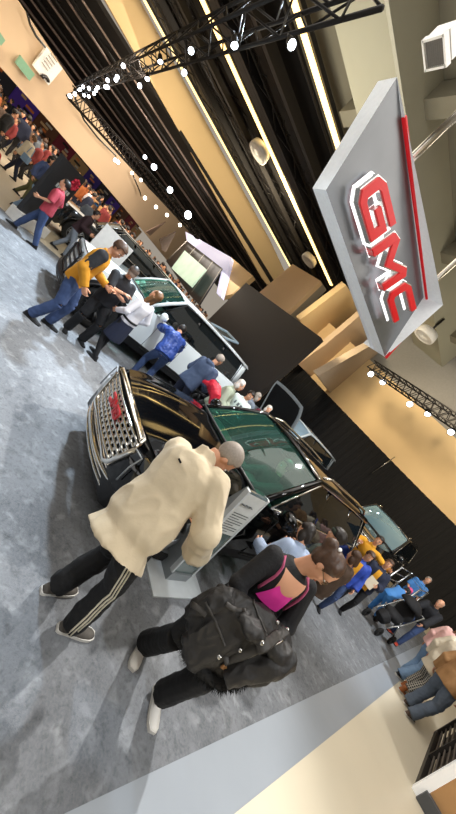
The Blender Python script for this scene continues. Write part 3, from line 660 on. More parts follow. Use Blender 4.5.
# wall beyond the drape: cream below, grey above, runs square to azimuth 19
def W19(d, x): return V3((sn(19) * d + cs(19) * x, cs(19) * d - sn(19) * x, 0))
bm = B(); prism(bm, [W19(18.4, -6.5), W19(18.4, 18), W19(18.4, 18) + ZZ * 7.0, W19(18.4, -6.5) + ZZ * 7.0], (sn(19) * .3, cs(19) * .3, 0)); struct('wall_back', bm, CREAM2)
bm = B(); prism(bm, [W19(18.8, -3) + ZZ * 7, W19(18.8, 22) + ZZ * 7, W19(18.8, 22) + ZZ * 10.6, W19(18.8, -3) + ZZ * 10.6], (sn(19) * .3, cs(19) * .3, 0)); struct('wall_upper', bm, GREYW)
def panel(pts, dist, az, thick=.3):
    c = ray(sum(p[0] for p in pts) / len(pts), sum(p[1] for p in pts) / len(pts)); c = EYE + c * (dist / math.hypot(c.x, c.y)); n = V3((cs(az), -sn(az), 0)); n = n if n.dot(c - EYE) > 0 else -n
    bm = B(); prism(bm, [on_plane(x, y, c, az) for x, y in pts], n * thick); return bm
struct('wall_soffit', panel([(255, 296), (292.6, 264), (320.7, 281), (282, 318)], 21.5, -44), CREAM)
struct('wall_soffit', panel([(286, 314), (320.7, 281), (326.5, 290), (296, 322)], 21, 46), GREYW)  # darker side of the cream box, its shade put in as grey
struct('wall_soffit', panel([(300, 320), (346, 285), (364, 312), (317, 356)], 19.0, 20), CREAM2)
struct('wall_soffit', panel([(298, 364), (325, 345), (364, 312), (375, 343), (322, 386)], 18.5, 30), CREAM)
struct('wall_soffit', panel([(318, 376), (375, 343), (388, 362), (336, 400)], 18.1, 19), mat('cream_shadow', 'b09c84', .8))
bm = B(); q0 = hall(0, gnd(0, 0).y * 0 + 8.9); R1 = V3((.42, 12.0, 0)); L1 = R1 + E2 * 6.6
prism(bm, [R1, L1, L1 + ZZ * 4.62, R1 + ZZ * 4.55], E1 * .25); struct('wall_partition', bm, BLACKW)
struct('wall_soffit', panel([(221, 297), (231, 257), (253, 276), (232, 294)], 21, -44), CREAM2)
# black drape with pleats
bm = B()
def drape(u, v):
    x = lerp(-5.0, 12, u); k = math.sin(x * 16) * .06 + math.sin(x * 41 + 1) * .03
    z = 3.87 + .14 * ((x - 2) / 7) ** 2 * (1 if x > 2 else .4); return W19(17.2 + k * (1 - .3 * v), x) + ZZ * (z * v)
grid(bm, drape, 420, 3); tag(obj('stage_drape', bm, DRAPE), 'tall black pleated drape closing off the back of the stand', 'drape')
a, b2 = on_plane(372, 473, W19(16.9, 0), 109), on_plane(395, 457, W19(16.9, 0), 109)  # pale rod drawn for the narrow gap of light between drape panels
bm = B(); tube(bm, [a, b2], .022, 8); bm2 = bm; tag(obj('drape_light_gap', bm2, STEEL), 'thin pale rod drawn for the gap of light in the black drape', 'rod')
# ------------------------------------------------------------------ ceiling fittings
def strip(name, label, b, z, a0, a1, w, m):
    t = thing(name, label, 'light', hall(a0, b, z)); d = E1 * (a1 - a0)
    bm = B(); bar(bm, (0, 0, .12), d + ZZ * .12, w * 2.1, .16); obj('housing', bm, PIPE, t, False)
    bm = B(); bar(bm, (0, 0, 0), d, w, .08); obj('tube_light', bm, m, t, False); return t
strip('strip_light', 'long warm strip light running up to the left of the lettered sign', 18.2, 10.0, -30, 15.5, .22, WARM)
strip('strip_light', 'short bright warm strip light directly above the lettered sign', 12.7, 10.0, -26, 15, .22, WARM)
strip('strip_light', 'thin warm light line along the edge of the yellow bulkhead', 24.0, 10.0, -40, 17, .14, WARM2)
random.seed(3)
for b, z, w, hgt in ((23.2, 10.3, .9, .5), (21.9, 9.9, .25, .3), (20.8, 10.2, .35, .5), (19.6, 9.8, .2, .25), (19.0, 10.3, .5, .4), (17.2, 10.1, .5, .5), (16.4, 9.8, .2, .3), (15.5, 10.2, .5, .5), (14.6, 9.9, .25, .4)):
    bm = B(); bar(bm, hall(-40, b, z), hall(17 if b > 17 else 22, b, z), w, hgt); tag(obj('ceiling_beam', bm, PIPE, None, False), 'dark steel beam running along the open ceiling between the strip lights', 'beam', 'dark ceiling beams')
for b, z, r, m in ((13.4, 10.1, .05, PIPE), (27.4, 8.3, .06, PIPEL), (29.3, 8.3, .1, PIPE), (30.6, 8.3, .07, PIPEL), (33, 8.2, .12, PIPE), (35, 8.2, .09, PIPEL), (38.5, 8.2, .18, PIPE), (41, 8.2, .10, PIPEL), (45.5, 8.2, .12, PIPEL), (50, 8.2, .12, PIPEL), (55, 8.2, .14, PIPEL)):
    bm = B(); tube(bm, [hall(-60, b, z), hall(25, b, z)], r, 8); tag(obj('ceiling_pipe', bm, m), ('pale' if m is PIPEL else 'dark') + ' pipe running along the dark ceiling', 'pipe', 'ceiling pipes')
def truss_bm(bm, p, q, s, n, m=.03):
    d = (q - p); x, y, _ = basis(d, ZZ); C = [(-s, -s), (s, -s), (s, s), (-s, s)]
    for a, b in C: tube(bm, [p + x * a + y * b, q + x * a + y * b], m, 6)
    for i in range(n):
        u, v = p + d * (i / n), p + d * ((i + 1) / n)
        for k in range(4):
            c0, c1 = C[k], C[(k + 1) % 4]; c0, c1 = (c0, c1) if i % 2 else (c1, c0); tube(bm, [u + x * c0[0] + y * c0[1], v + x * c1[0] + y * c1[1]], m * .6, 5)
for b in (16.0, 20.2, 22.4):
    bm = B(); truss_bm(bm, hall(-32, b, 10.1), hall(16, b, 10.1), .35, 44, .045); tag(obj('ceiling_truss', bm, PIPE), 'long dark lattice girder between the ceiling strip lights', 'truss', 'ceiling lattice girders')
TA, TB = on_z(318, -6, 6.5), on_z(72, 91, 6.5)
TA2 = TA + (TA - TB).normalized() * 1.5
bm = B(); truss_bm(bm, TA2, TB, .24, 46, .035); tag(obj('lighting_truss', bm, PIPE), 'black box truss crowded with spotlights crossing the upper left', 'truss')
def spot(p, aim, lens, s=1.0, label=None, group=None, proto={}):
    key = lens.name
    if key not in proto:
        t = thing('spotlight', label, 'spotlight')
        bm = B(); lathe(bm, [(.0, .16), (.07, .16), (.10, .10), (.11, -.12), (.13, -.16), (.12, -.17), (.10, -.14)], n=14); obj('lamp_body', bm, PIPE, t)
        bm = B(); lathe(bm, [(0.0, -.15), (.115, -.15)], n=14); obj('lens', bm, lens, t)
        bm = B(); tube(bm, [(-.13, 0, 0), (-.13, 0, .16), (-.06, 0, .24), (.06, 0, .24), (.13, 0, .16), (.13, 0, 0)], .012, 5); tube(bm, [(0, 0, .24), (0, 0, .34)], .02, 6); obj('yoke', bm, PIPE, t)
        proto[key] = t
    else: t = copy_tree(proto[key])
    t.location = p; t.scale = (s, s, s); d = (V3(aim) - V3(p)).normalized(); t.rotation_euler = (-d).to_track_quat('Z', 'Y').to_euler()
    t['label'] = label; 
    if group: t['group'] = group
    return t
random.seed(5)
for i in range(30):
    f = (i / 29) ** .8; p = lerp(TA2, TB, .04 + .95 * f) + V3((random.uniform(-.35, .35), random.uniform(-.3, .3), -.42 - .25 * random.random()))
    spot(p, (EYE if i % 3 == 0 else hall(2 + 3 * random.random(), 4 + random.random() * 3)) + V3((random.uniform(-3, 3), random.uniform(-3, 3), 0)), LENS, .62 + .3 * f, 'black spotlight with bright white lens hung from the upper-left box truss', 'spotlights on the upper-left truss')
for (x, y), w, s, dst in zip(((118, 162), (115, 160), (132, 173), (141, 180), (145, 198), (156, 207), (167, 215), (180, 225), (154, 167), (170, 190), (188, 215), (145, 157), (70, 96), (75, 94)), (0, 0, 1, 1, 1, 1, 1, 1, 0, 0, 0, 0, 0, 0), (.8, .7, .7, .7, .8, .8, .8, .8, 1.2, 1.3, 1.7, .8, .7, .6), (19,) * 14):
    d = ray(x, y); p = EYE + d * (dst / math.hypot(d.x, d.y)); spot(p, EYE, LENSW if w else LENS, s, ('small warm' if w else 'bright white') + ' spotlight in the row along the pale fascia', 'spotlights along the fascia' + (' warm' if w else ''))
pa = EYE + ray(70, 92) * (19.3 / math.hypot(ray(70, 92).x, ray(70, 92).y)); pb_ = EYE + ray(200, 236) * (19.3 / math.hypot(ray(200, 236).x, ray(200, 236).y)) 
bm = B(); truss_bm(bm, pa, pb_, .22, 40, .03); tag(obj('lighting_truss', bm, PIPE), 'dark truss carrying small lamps along the top of the pale fascia', 'truss')
RA, RB = on_z(372, 366, 6.0), on_z(480, 438, 6.0)
bm = B(); truss_bm(bm, RA, RB, .2, 30, .03); tag(obj('lighting_truss', bm, PIPE), 'black lattice truss below the right end of the sign, against the cream wall', 'truss')
for i, (x, y) in enumerate(((371, 374), (383, 382), (410, 404), (428, 412), (451, 432))):
    d = ray(x, y); p = EYE + d * (RA.length * .93 / math.hypot(d.x, d.y)); p.z -= .0
    spot(p, EYE - V3((0, 0, 1)) if i != 3 else hall(9, 0), LENS, 1.1, 'bright spotlight hanging under the right-hand lattice truss', 'spotlights under the right-hand truss')
for x, y, r, w in ((258, 153, .62, 'uppermost'), (308, 261, .6, 'middle'), (424, 336, .5, 'lowest, under the right end of the sign')):
    p = on_z(x, y, 9.6 if x < 400 else 8.6); t = thing('ceiling_speaker', 'round white ceiling speaker, %s of the three' % w, 'speaker', p)
    bm = B(); lathe(bm, [(0, 0), (.35 * r, 0), (.4 * r, -.05), (.5 * r, 0), (.6 * r, -.06), (.7 * r, 0), (.8 * r, -.07), (.98 * r, -.06), (r, .05), (.9 * r, .3), (0, .32)], n=28); obj('speaker_rings', bm, WHITE, t); bm = B(); tube(bm, [(0, 0, .3), (0, 0, 1.1)], .05, 8); obj('stem', bm, PIPE, t)
bm = B(); bar(bm, hall(-20, 9.4, 10.0), hall(34, 9.4, 10.0), 1.7, 1.4); struct('trim_beam', bm, CONC2)
bm = B(); bar(bm, hall(-20, 6.3, 10.4), hall(34, 6.3, 10.4), .9, .7); struct('trim_beam', bm, CONC)
for a_ in (5, 10, 15, 20):
    bm = B(); bar(bm, hall(a_, 12.0, 10.25), hall(a_, -6, 10.25), .5, .6); struct('trim_beam', bm, CONC)
vp = on_z(436, 52, 8.6); t = thing('air_vent', 'white framed louvred air vent beside the concrete beam, top right', 'vent', vp, R(44)); t.scale = (.42, .42, .42)
bm = B()
for x0, y0, sx, sy in ((-.55, 0, .1, 1.1), (.55, 0, .1, 1.1), (0, -.55, 1.2, .1), (0, .55, 1.2, .1)): box(bm, (x0, y0, 0), (sx, sy, .25))
box(bm, (0, 0, .5), (1.1, 1.1, .5)); obj('vent_frame', bm, WHITE, t, False)
bm = B(); box(bm, (0, 0, .06), (1.0, 1.0, .04)); obj('backing', bm, CEILD, t, False)
bm = B()
for k in range(9): box(bm, (0, -.44 + .11 * k, 0), (1.0, .03, .1), Matrix.Rotation(R(35), 3, 'X'))
obj('louvre', bm, GREYW, t, False)
# ------------------------------------------------------------------ the big lettered sign
S0 = hall(0, 6.0); sp = lambda x, y, d=0.0: on_plane(x, y, hall(0, 6.0 + d), 46)
FTL, FBL, FBR, FTR = sp(397, 77), sp(326, 190), sp(385, 357), sp(443, 305); back = E2 * .45
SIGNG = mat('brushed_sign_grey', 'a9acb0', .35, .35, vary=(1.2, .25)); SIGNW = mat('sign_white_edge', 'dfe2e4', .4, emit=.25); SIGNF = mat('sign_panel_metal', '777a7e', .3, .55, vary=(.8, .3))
sg = thing('hanging_sign', 'huge grey hanging sign with chrome-edged red letters, slung from the ceiling', 'sign', (FTL + FBR) / 2); so = V3(sg.location); L_ = lambda p: V3(p) - so
TRI = sp(425, 306, .75)
bm = B(); PTS = [FTL, FTR, FBR, FBL]
for i in range(4):
    p, q = PTS[i], PTS[(i + 1) % 4]; poly(bm, [L_(p), L_(q), L_(q + E2 * 1.0 if i in (0, 1) else q + back), L_(p + (E2 * 1.0 if i in (1, ) else back))])
poly(bm, [L_(FTL + back), L_(FBL + back), L_(FBR + back * 1.4), L_(FTR + E2 * 1.0)])
obj('sign_box', bm, SIGNW, sg, False)
bm = B(); grid(bm, lambda u, v: L_(lerp(lerp(FBL, FBR, u), lerp(FTL, TRI, u), v) + E2 * .01), 8, 8); obj('sign_panel', bm, SIGNF, sg)
bm = B(); tube(bm, [L_(lerp(FTL, TRI, .1) - E2 * .05), L_(TRI - E2 * .12), L_(lerp(TRI, FBR, .5) - E2 * .12), L_(FBR - E2 * .04)], .05, 6); obj('red_edge', bm, mat('red_neon', 'b0121a', .3, emit=.5), sg)
GB, GT, CB_, CT = [sp(*p, d=-.04) for p in ((348.6, 193), (376.5, 171), (388, 321), (411, 306))]
def wp(u, v): return L_(lerp(lerp(GB, CB_, u), lerp(GT, CT, u), v))
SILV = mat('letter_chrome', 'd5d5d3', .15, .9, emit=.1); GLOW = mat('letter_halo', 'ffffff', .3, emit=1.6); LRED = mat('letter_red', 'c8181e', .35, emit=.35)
for ch in 'GMC':
    bm = B(); letters(bm, wp, -E2 * .24, .20, ch); lo = obj('letter', bm, LRED, sg, False)
    bm = B(); letters(bm, wp, -E2 * .20, .28, ch); obj('letter_rim', bm, SILV, lo, False)
    bm = B(); letters(bm, wp, -E2 * .03, .36, ch); obj('letter_outline', bm, GLOW, lo, False)
for x0, y0 in ((410, 160), (434, 281)):
    p = sp(x0, y0, .5); bm = B(); tube(bm, [L_(p), L_(p + ZZ * 6)], .09, 10); obj('hanging_pole', bm, STEEL, sg)
# hung notice boards on the fascia
def notice(name, label, cat, pts, m, x=-19.6):
    bm = B(); prism(bm, [on_plane(px, py, V3((x, 20, 0)), 0) for px, py in pts], (-.1, 0, 0)); return tag(obj(name, bm, m, None, False), label, cat)
nb = notice('hanging_banner', 'white square banner with a dark hook mark hanging on the pale fascia', 'banner', ((47, 47), (62.5, 69), (48.7, 85.5), (33, 66)), WHITE)
qf = lambda x, y: on_plane(x, y, V3((-19.5, 20, 0)), 0)
bm = B(); tube(bm, [qf(41.5, 77.5), qf(43, 75.8), qf(46, 77), qf(48, 79.6), qf(48.2, 81.5)], .1, 6); obj('hook_mark', bm, TRIM, nb)
bm = B()
for k in range(5): tube(bm, [qf(42 + k * 2.2, 62 - k * 2.2), qf(48 + k * 2.2, 71 - k * 2.2)], .02, 4)
obj('faint_lines', bm, GREYW, nb)
GREENP = mat('green_panel', '6f9378', .3, emit=.3)
notice('exit_panel', 'small green lit panel on the fascia, below the white banner', 'panel', ((21, 56), (35, 74.5), (29.6, 81), (15.8, 63.6)), GREENP)
notice('exit_panel', 'small green lit panel at the left edge of the picture', 'panel', ((-4, 26), (5.5, 40.5), (1, 46), (-8, 32)), GREENP)
for pl in (((27, 12), (30, 24), (36, 36), (45, 47)), ((75, 98), (84, 120), (98, 138), (116, 156)), ((133, 175), (140, 192), (141, 196))):
    bm = B(); tube(bm, [on_plane(x, y, V3((-19.3, 20, 0)), 0) for x, y in pl], .06, 6); tag(obj('hanging_cable', bm, TRIM), 'dark cable sagging across the pale fascia', 'cable', 'cables on the fascia')
# lit booth beyond the white vehicle
def booth(name, pts, m, dist, par=None, th=.1, az=-44): return obj(name, panel(pts, dist, az, th), m, par, False)
bt = booth('display_booth', [(166, 261), (186.8, 240.6), (222, 268), (199, 305), (188, 293)], mat('black_grid_tile', '16181c', .3), 24); tag(bt, 'black gridded booth wall with a big lit screen and white canopy frame', 'booth')
booth('canopy_frame', [(185.3, 231.4), (231.3, 257.5), (221, 297), (216.5, 293), (222, 268), (186.8, 241)], mat('lilac_lit_white', 'c9c9e6', .5, emit=.45), 23.6, bt, .3)  # lilac light on the white frame put into its colour and glow
booth('screen', [(171.4, 268), (184.7, 250.4), (206, 269), (191.4, 286.7)], mat('screen_glow', 'a9c0ac', .3, emit=.7, vary=(1.2, .45)), 23.7, bt)
for k in range(5):
    f = k / 4; pq = [(168.5 + f * 31, 259 + f * 44), (186.8 + f * 35, 240.6 + f * 27.4)]
    c = ray(195, 268); c = EYE + c * (23.9 / math.hypot(c.x, c.y)); bm = B(); tube(bm, [on_plane(*p, c, -44) for p in pq], .03, 4); obj('tile_joint', bm, GREYW, bt)
for k, pts in enumerate(([(146, 232), (166, 222), (150, 236)], [(160, 240), (176, 232), (166, 252), (162, 250)])):  # shadows on the beige fabric painted as dark triangles
    tag(obj('fabric_swag', panel(pts, 18.6, 0 if k == 0 else -20, .05), mat('swag_shadow', '8a7568', .9), None, False), 'triangular fabric swag with painted shadow tone against the pale fascia by the lit booth', 'fabric', 'fabric swags')
# ------------------------------------------------------------------ vehicles on the stand
BLKPAINT = mat('black_car_paint', '050608', .06, .0, coat=.25, spec=.35, vary=(5, .1)); WHT = mat('white_car_paint', 'dfe6e8', .2, coat=.8, vary=(3, .04)); SILVER = mat('silver_paint', 'cfd8dc', .25, .2, coat=.6); DKPAINT = mat('dark_car_paint', '15181b', .15, coat=1)
make_suv('glossy black suv with wide chrome grille, nearest vehicle on the carpet', (1.19, 4.69, 0), 226.5, paint=BLKPAINT, glassm=GL_DARK, wind=GL_TEAL, L=5.1, W=2.0, H=1.74, name='suv', cat='car', hood_h=1.06, clad=BLKP)
make_suv('white off-road suv with dark cladding standing behind the woman in the skirt', (-2.69, 8.12, 0), 226, paint=WHT, L=5.0, W=2.2, H=1.95, wb=3.4, rad=.44, boxy=.8, hood_h=1.2, belt_h=1.22, clad=BLKP, trim=BLKP, grille='dark', name='suv', rails=None, badge=False, rimc=BLKP)
ORT = mat('orange_tile', 'b0602c', .6, emit=.15); TANT = mat('tan_tile', 'b8946a', .6, emit=.12)
# ------------------------------------------------------------------ more vehicles and stand furniture
make_suv('white suv with its bonnet raised, parked behind the black suv by the drape', (2.25, 11.3, 0), 228, paint=SILVER, wind=glass('blue_reflect_windscreen', 'b5d4ea', .5, .05, .1), L=4.9, W=2.0, H=1.98, boxy=.5, name='suv', hood_h=1.15, belt_h=1.15, rails=None, hood_open=68, grille='dark', badge=False, trim=BLKP, clad=BLKP)  # light blue reflection put into the windscreen colour
make_suv('dark suv with chrome roof rails and bright windscreen reflections, farther right', (7.65, 12.1, 0), 226, paint=DKPAINT, wind=glass('bright_windscreen', '9cc8d8', .55, .03, .25), L=5.0, W=2.05, H=2.0, boxy=.6, name='suv', hood_h=1.2, belt_h=1.24, badge=False)
make_suv('black pickup-style suv at far left beside the standing board', (-7.75, 12.85, 0), 226, paint=DKPAINT, wind=GL_DARK, L=5.2, W=2.1, H=1.9, boxy=.7, name='suv', hood_h=1.15, belt_h=1.2, rad=.45, grille='dark', badge=False, rails=None)
make_suv('pale blue suv with its rear hatch raised behind the white off-road suv', (-4.45, 12.1, 0), 226, paint=mat('ice_blue_paint', 'b9cfe0', .25, coat=.6), L=4.7, W=1.95, H=1.78, name='suv', hatch=18, grille='dark', badge=False, rails=None)
BL = hall(0, 0)
# info stand beside the black suv
g0 = gnd(171, 568, .12); g1 = on_plane(191, 572, g0, 46); t0 = on_plane(248, 488, g0, 46); t1 = on_plane(267, 498, g0, 46)
st = thing('info_stand', 'slim grey information stand with a glass front, beside the black suv', 'stand', (g0.x, g0.y, 0)); o0 = V3(st.location); K = lambda p: V3(p) - o0
STG = mat('stand_grey', '8f9598', .35, .3); STL = mat('stand_light', 'c9cfd2', .4); STGL = mat('stand_glass_dark', '5d6c6a', .08, coat=1); PRINT = mat('printed_panel', 'd3d6d4', .5)
tilt = E2 * .0
bm = B(); prism(bm, [K(g0), K(g1), K(t1), K(t0)], E2 * -.03); obj('front_board', bm, STGL, st, False)
bm = B(); prism(bm, [K(lerp(g0, t0, .55) - E2 * .034), K(lerp(g1, t1, .55) - E2 * .034), K(lerp(g1, t1, .98) - E2 * .034), K(lerp(g0, t0, .98) - E2 * .034)], E2 * -.006); pp = obj('printed_panel', bm, PRINT, st, False)
PD = mat('print_dark', '4a5052', .6)
for k in range(9):
    f = .58 + .025 * k; a, b = lerp(g0, t0, f), lerp(g1, t1, f); bm = B(); bar(bm, K(lerp(a, b, .12) - E2 * .042), K(lerp(a, b, .85 if k % 3 else .55) - E2 * .042), .008, .004, ZZ); obj('print_line', bm, PD, pp, False)
for k in range(3): a, b = lerp(g0, t0, .88), lerp(g1, t1, .88); bm = B(); bar(bm, K(lerp(a, b, .1 + .18 * k) - E2 * .042), K(lerp(a, b, .22 + .18 * k) - E2 * .042), .05, .004, ZZ); obj('printed_mark', bm, PD, pp, False)
bm = B(); prism(bm, [K(g0 - E2 * .0), K(g0 + E2 * .34), K(t0 + E2 * .02), K(t0)], E1 * .03); obj('side_panel', bm, STG, st, False)
bm = B(); prism(bm, [K(g1 - E1 * .03), K(g1 + E2 * .34 - E1 * .03), K(t1 + E2 * .02 - E1 * .03), K(t1 - E1 * .03)], E1 * .03); obj('side_panel', bm, STG, st, False)
for a, b in ((g0, t0), (g1, t1)):
    bm = B(); bar(bm, K(a - E2 * .02), K(b - E2 * .02), .025, .05, E2); obj('frame_edge', bm, STL, st, False)
bm = B(); c = (g0 + g1) / 2; c.z = 0; prism(bm, [K(c - E1 * .36 - E2 * .22), K(c + E1 * .36 - E2 * .22), K(c + E1 * .36 + E2 * .42), K(c - E1 * .36 + E2 * .42)], ZZ * .015); obj('base_plate', bm, STL, st, False)
bm = B(); bar(bm, K(c + ZZ * .01 + E2 * .05), K(lerp(g0, g1, .5) + E2 * .05), .3, .2, E2); obj('foot', bm, STG, st, False)
# standing board with a red flower emblem at far left
b0 = gnd(9, 216); b1 = gnd(37, 232); bz1 = on_plane(84, 178.4, b0, math.degrees(math.atan2((b1 - b0).x, (b1 - b0).y))); du = (b1 - b0); bh = 2.05
sb = thing('standing_board', 'dark standing board with red flower emblem and pale lettering, behind the man in red', 'sign', b0); K2 = lambda u, z, d=0.0: du * u + ZZ * z + du.normalized().cross(ZZ) * d
bm = B(); prism(bm, [K2(0, .28), K2(1, .28), K2(1, bh), K2(0, bh)], du.normalized().cross(ZZ) * .10); obj('board', bm, mat('board_charcoal', '2c2d31', .6), sb, False)
bm = B(); prism(bm, [K2(-.03, 0, -.1), K2(1.03, 0, -.1), K2(1.03, .3, -.1), K2(-.03, .3, -.1)], du.normalized().cross(ZZ) * .35); obj('plinth', bm, WHITE, sb, False)
fd = -1 if du.normalized().cross(ZZ).dot(EYE - b0) < 0 else 1
dd = .106 if fd > 0 else -.006
bm = B()
for k in range(8):
    a = k * PI / 4; cx, cz = .80, 1.74; p = K2(cx, cz, dd) + (du.normalized() * math.cos(a) + ZZ * math.sin(a)) * .13; q = Matrix.Rotation(a, 3, du.normalized().cross(ZZ))
    ell(bm, p, (.05, .05, .05)); bar(bm, K2(cx, cz, dd), p, .06, .02, du.cross(ZZ))
obj('flower_emblem', bm, mat('emblem_red', 'd22a48', .5), sb)
bm = B()
for k in range(6): bar(bm, K2(.34 + .09 * k, 1.42, dd), K2(.40 + .09 * k, 1.42, dd), .12, .01, du.cross(ZZ))
obj('pale_lettering', bm, PRINT, sb, False)
# white info panel by the far vehicle
ip = gnd(88, 262); bm = B(); box(bm, (0, 0, .95), (.06, .9, 1.5)); box(bm, (0, 0, .1), (.4, .9, .2)); o = obj('information_board', bm, WHITE, None, False); o.location = (-5.45, 8.6, 0); o.rotation_euler = (0, 0, R(44 + 90)); tag(o, 'white upright panel in front of the far black vehicle, behind the man in the jersey', 'panel')
# metal display rack and stroller by the dark suv
RK = mat('rack_steel', 'b9bcbe', .25, .9)
rk = thing('metal_rack', 'pale steel rail rack standing in front of the dark suv', 'rack', (7.15, 8.7, 0), R(44))
for x in (-.8, .8):
    bm = B(); tube(bm, [(x, -.3, 0), (x, -.3, 1.35), (x, .3, 1.35), (x, .3, 0)], .025, 8); obj('upright', bm, RK, rk)
bm = B()
for z in (.25, .55, .85, 1.1, 1.33):
    for y in (-.3, .3): tube(bm, [(-.8, y, z), (.8, y, z)], .018, 6)
obj('rail', bm, RK, rk)
sr = thing('stroller', 'black stroller with silver push bars between the boys and the bald man', 'stroller', (6.15, 7.05, 0), R(-60)); WB = mat('stroller_black', '141417', .8, bump=(40, .3))
bm = B(); tube(bm, [(-.22, -.3, .30), (-.24, .0, .55), (-.24, .42, 1.02), (.24, .42, 1.02), (.24, .0, .55), (.22, -.3, .30)], .017, 8); tube(bm, [(-.24, .35, .12), (-.24, -.1, .6)], .016, 6); tube(bm, [(.24, .35, .12), (.24, -.1, .6)], .016, 6); obj('frame', bm, RK, sr)
bm = B(); ell(bm, (0, .02, .55), (.22, .28, .14)); ell(bm, (0, .2, .78), (.22, .09, .24)); tube(bm, [(0, -.2, .45), (0, -.32, .3)], [.16, .14], 10); obj('seat', remesh(bm, .02, 2), WB, sr)
bm = B(); ell(bm, (0, .12, .98), (.25, .3, .2), None, 16, 10); bmesh.ops.delete(bm, geom=[f for f in bm.faces if f.calc_center_median().z < .95], context='FACES'); obj('canopy', bm, WB, sr, True, (('SOLIDIFY', {'thickness': .01}),))
for x, y in ((-.25, .36), (.25, .36), (-.22, -.34), (.22, -.34)):
    bm = B(); lathe(bm, [(.03, -.02), (.11, -.025), (.125, 0), (.11, .025), (.03, .02), (.03, -.02)], (x, y, .125), Matrix.Rotation(R(90), 3, 'Y'), 16); obj('wheel', bm, RUB, sr)
# slatted booth corner, bottom right
c0 = gnd(415.5, 792); c1 = gnd(437, 731); dl = (c1 - c0).normalized(); dn = V3((dl.y, -dl.x, 0)); H_ = 2.6
if dn.dot(V3((1, 0, 0))) < 0: dn = -dn
bo_ = thing('slatted_booth', 'tan booth with white corner post and dark slatted side, bottom right corner', 'booth', c0); KB = lambda a, n, z=0.0: dl * a + dn * n + ZZ * z
c2 = gnd(470, 850) - c0; wn = .9
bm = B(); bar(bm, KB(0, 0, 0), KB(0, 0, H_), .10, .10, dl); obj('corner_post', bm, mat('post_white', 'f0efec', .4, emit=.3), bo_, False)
bm = B(); prism(bm, [KB(-.02, .06, .0), KB(-.02, 2.5, .0), KB(-.02, 2.5, H_), KB(-.02, .06, H_)], dl * .06); obj('tan_panel', bm, mat('tan_panel', 'cfa06c', .6, vary=(2, .1)), bo_, False)
bm = B(); prism(bm, [KB(-.10, .02, 0), KB(-.10, 2.5, 0), KB(-.10, 2.5, .16), KB(-.10, .02, .16)], dl * .08); obj('skirting', bm, mat('skirting_grey', '55585c', .6), bo_, False)
FR = mat('slat_frame', '1e1a19', .5); bm = B()
for a, b in (((.06, 0, .03), (2.6, 0, .03)), ((.06, 0, H_), (2.6, 0, H_)), ((.12, 0, 0), (.12, 0, H_)), ((1.2, 0, 0), (1.2, 0, H_)), ((2.6, 0, 0), (2.6, 0, H_))): bar(bm, KB(*a), KB(*b), .07, .07, dn)
obj('side_frame', bm, FR, bo_, False)
bm = B()
for k in range(26): z = .12 + k * .095; bar(bm, KB(.12, .02, z), KB(2.6, .02, z), .055, .018, ZZ + dn)
obj('slat', bm, mat('slat_grey', '5e5750', .5), bo_, False)
bm = B(); prism(bm, [KB(.1, .09, .05), KB(2.6, .09, .05), KB(2.6, .09, H_), KB(.1, .09, H_)], dn * .02); obj('backing_panel', bm, mat('slat_backing', '6f675f', .7), bo_, False)

# colourful display walls of other stands far beyond the crowd
random.seed(31)
for k in range(16):
    y0 = 13 + k * 3.4; nm, hx = (('purple', '4a2f86'), ('brown', '5c3a28'), ('dark red', '6e2430'), ('tan', '9a7a52'), ('violet', '3c2c70'), ('charcoal', '2c2a30'))[k % 6]
    t = thing('exhibition_booth', '%s exhibition booth front far behind the crowd' % nm, 'booth', (-40, y0, -.02), 0, '%s exhibition booths behind the crowd' % nm); hh = 3.6 + .5 * (k % 3)
    bm = B(); prism(bm, [V3((0, 0, 0)), V3((0, 3.2, 0)), V3((0, 3.2, hh)), V3((0, 0, hh))], (-.2, 0, 0)); obj('booth_panel', bm, mat('stand_' + nm.replace(' ', '_'), hx, .7, vary=(.8, .4), emit=.12), t, False)  # panel colour given a faint added glow, no lamp behind it
    for j in range(4):
        bm = B(); z = 1.9 + .4 * j; a = random.uniform(.2, 1.6); b = a + random.uniform(.5, 1.3); prism(bm, [V3((.02, a, z)), V3((.02, b, z)), V3((.02, b, z + .26)), V3((.02, a, z + .26))], (.05, 0, 0)); obj('display_tile', bm, [ORT, TANT, WHITE, BLKP][(j + k) % 4], t, False)
# ------------------------------------------------------------------ figures
from mathutils.bvhtree import BVHTree
def surf(o, p, d, off=.004):
    t = BVHTree.FromPolygons([v.co for v in o.data.vertices], [list(q.vertices) for q in o.data.polygons]); h = t.ray_cast(V3(p), V3(d))
    return (h[0] - V3(d).normalized() * off) if h[0] else None
def ribbon(name, o, pts, w, th, m, root, hint=None):
    bm = B(); tube(bm, pts, [(w, th)] * len(pts), 8, hint); return obj(name, bm, m, root)
FLEECE = mat('cream_fleece', 'd3c2a4', .95, vary=(5, .08), bump=(40, .08), sheen=.2); BLKT = mat('black_tracksuit', '0f0f11', .8, vary=(10, .2), bump=(40, .2)); STRIPE = mat('white_stripe', 'e6ddc8', .7); SNK = mat('grey_sneaker', '55504a', .7, vary=(40, .4)); SNKW = mat('white_sneaker', 'e9e6df', .6, vary=(20, .06))
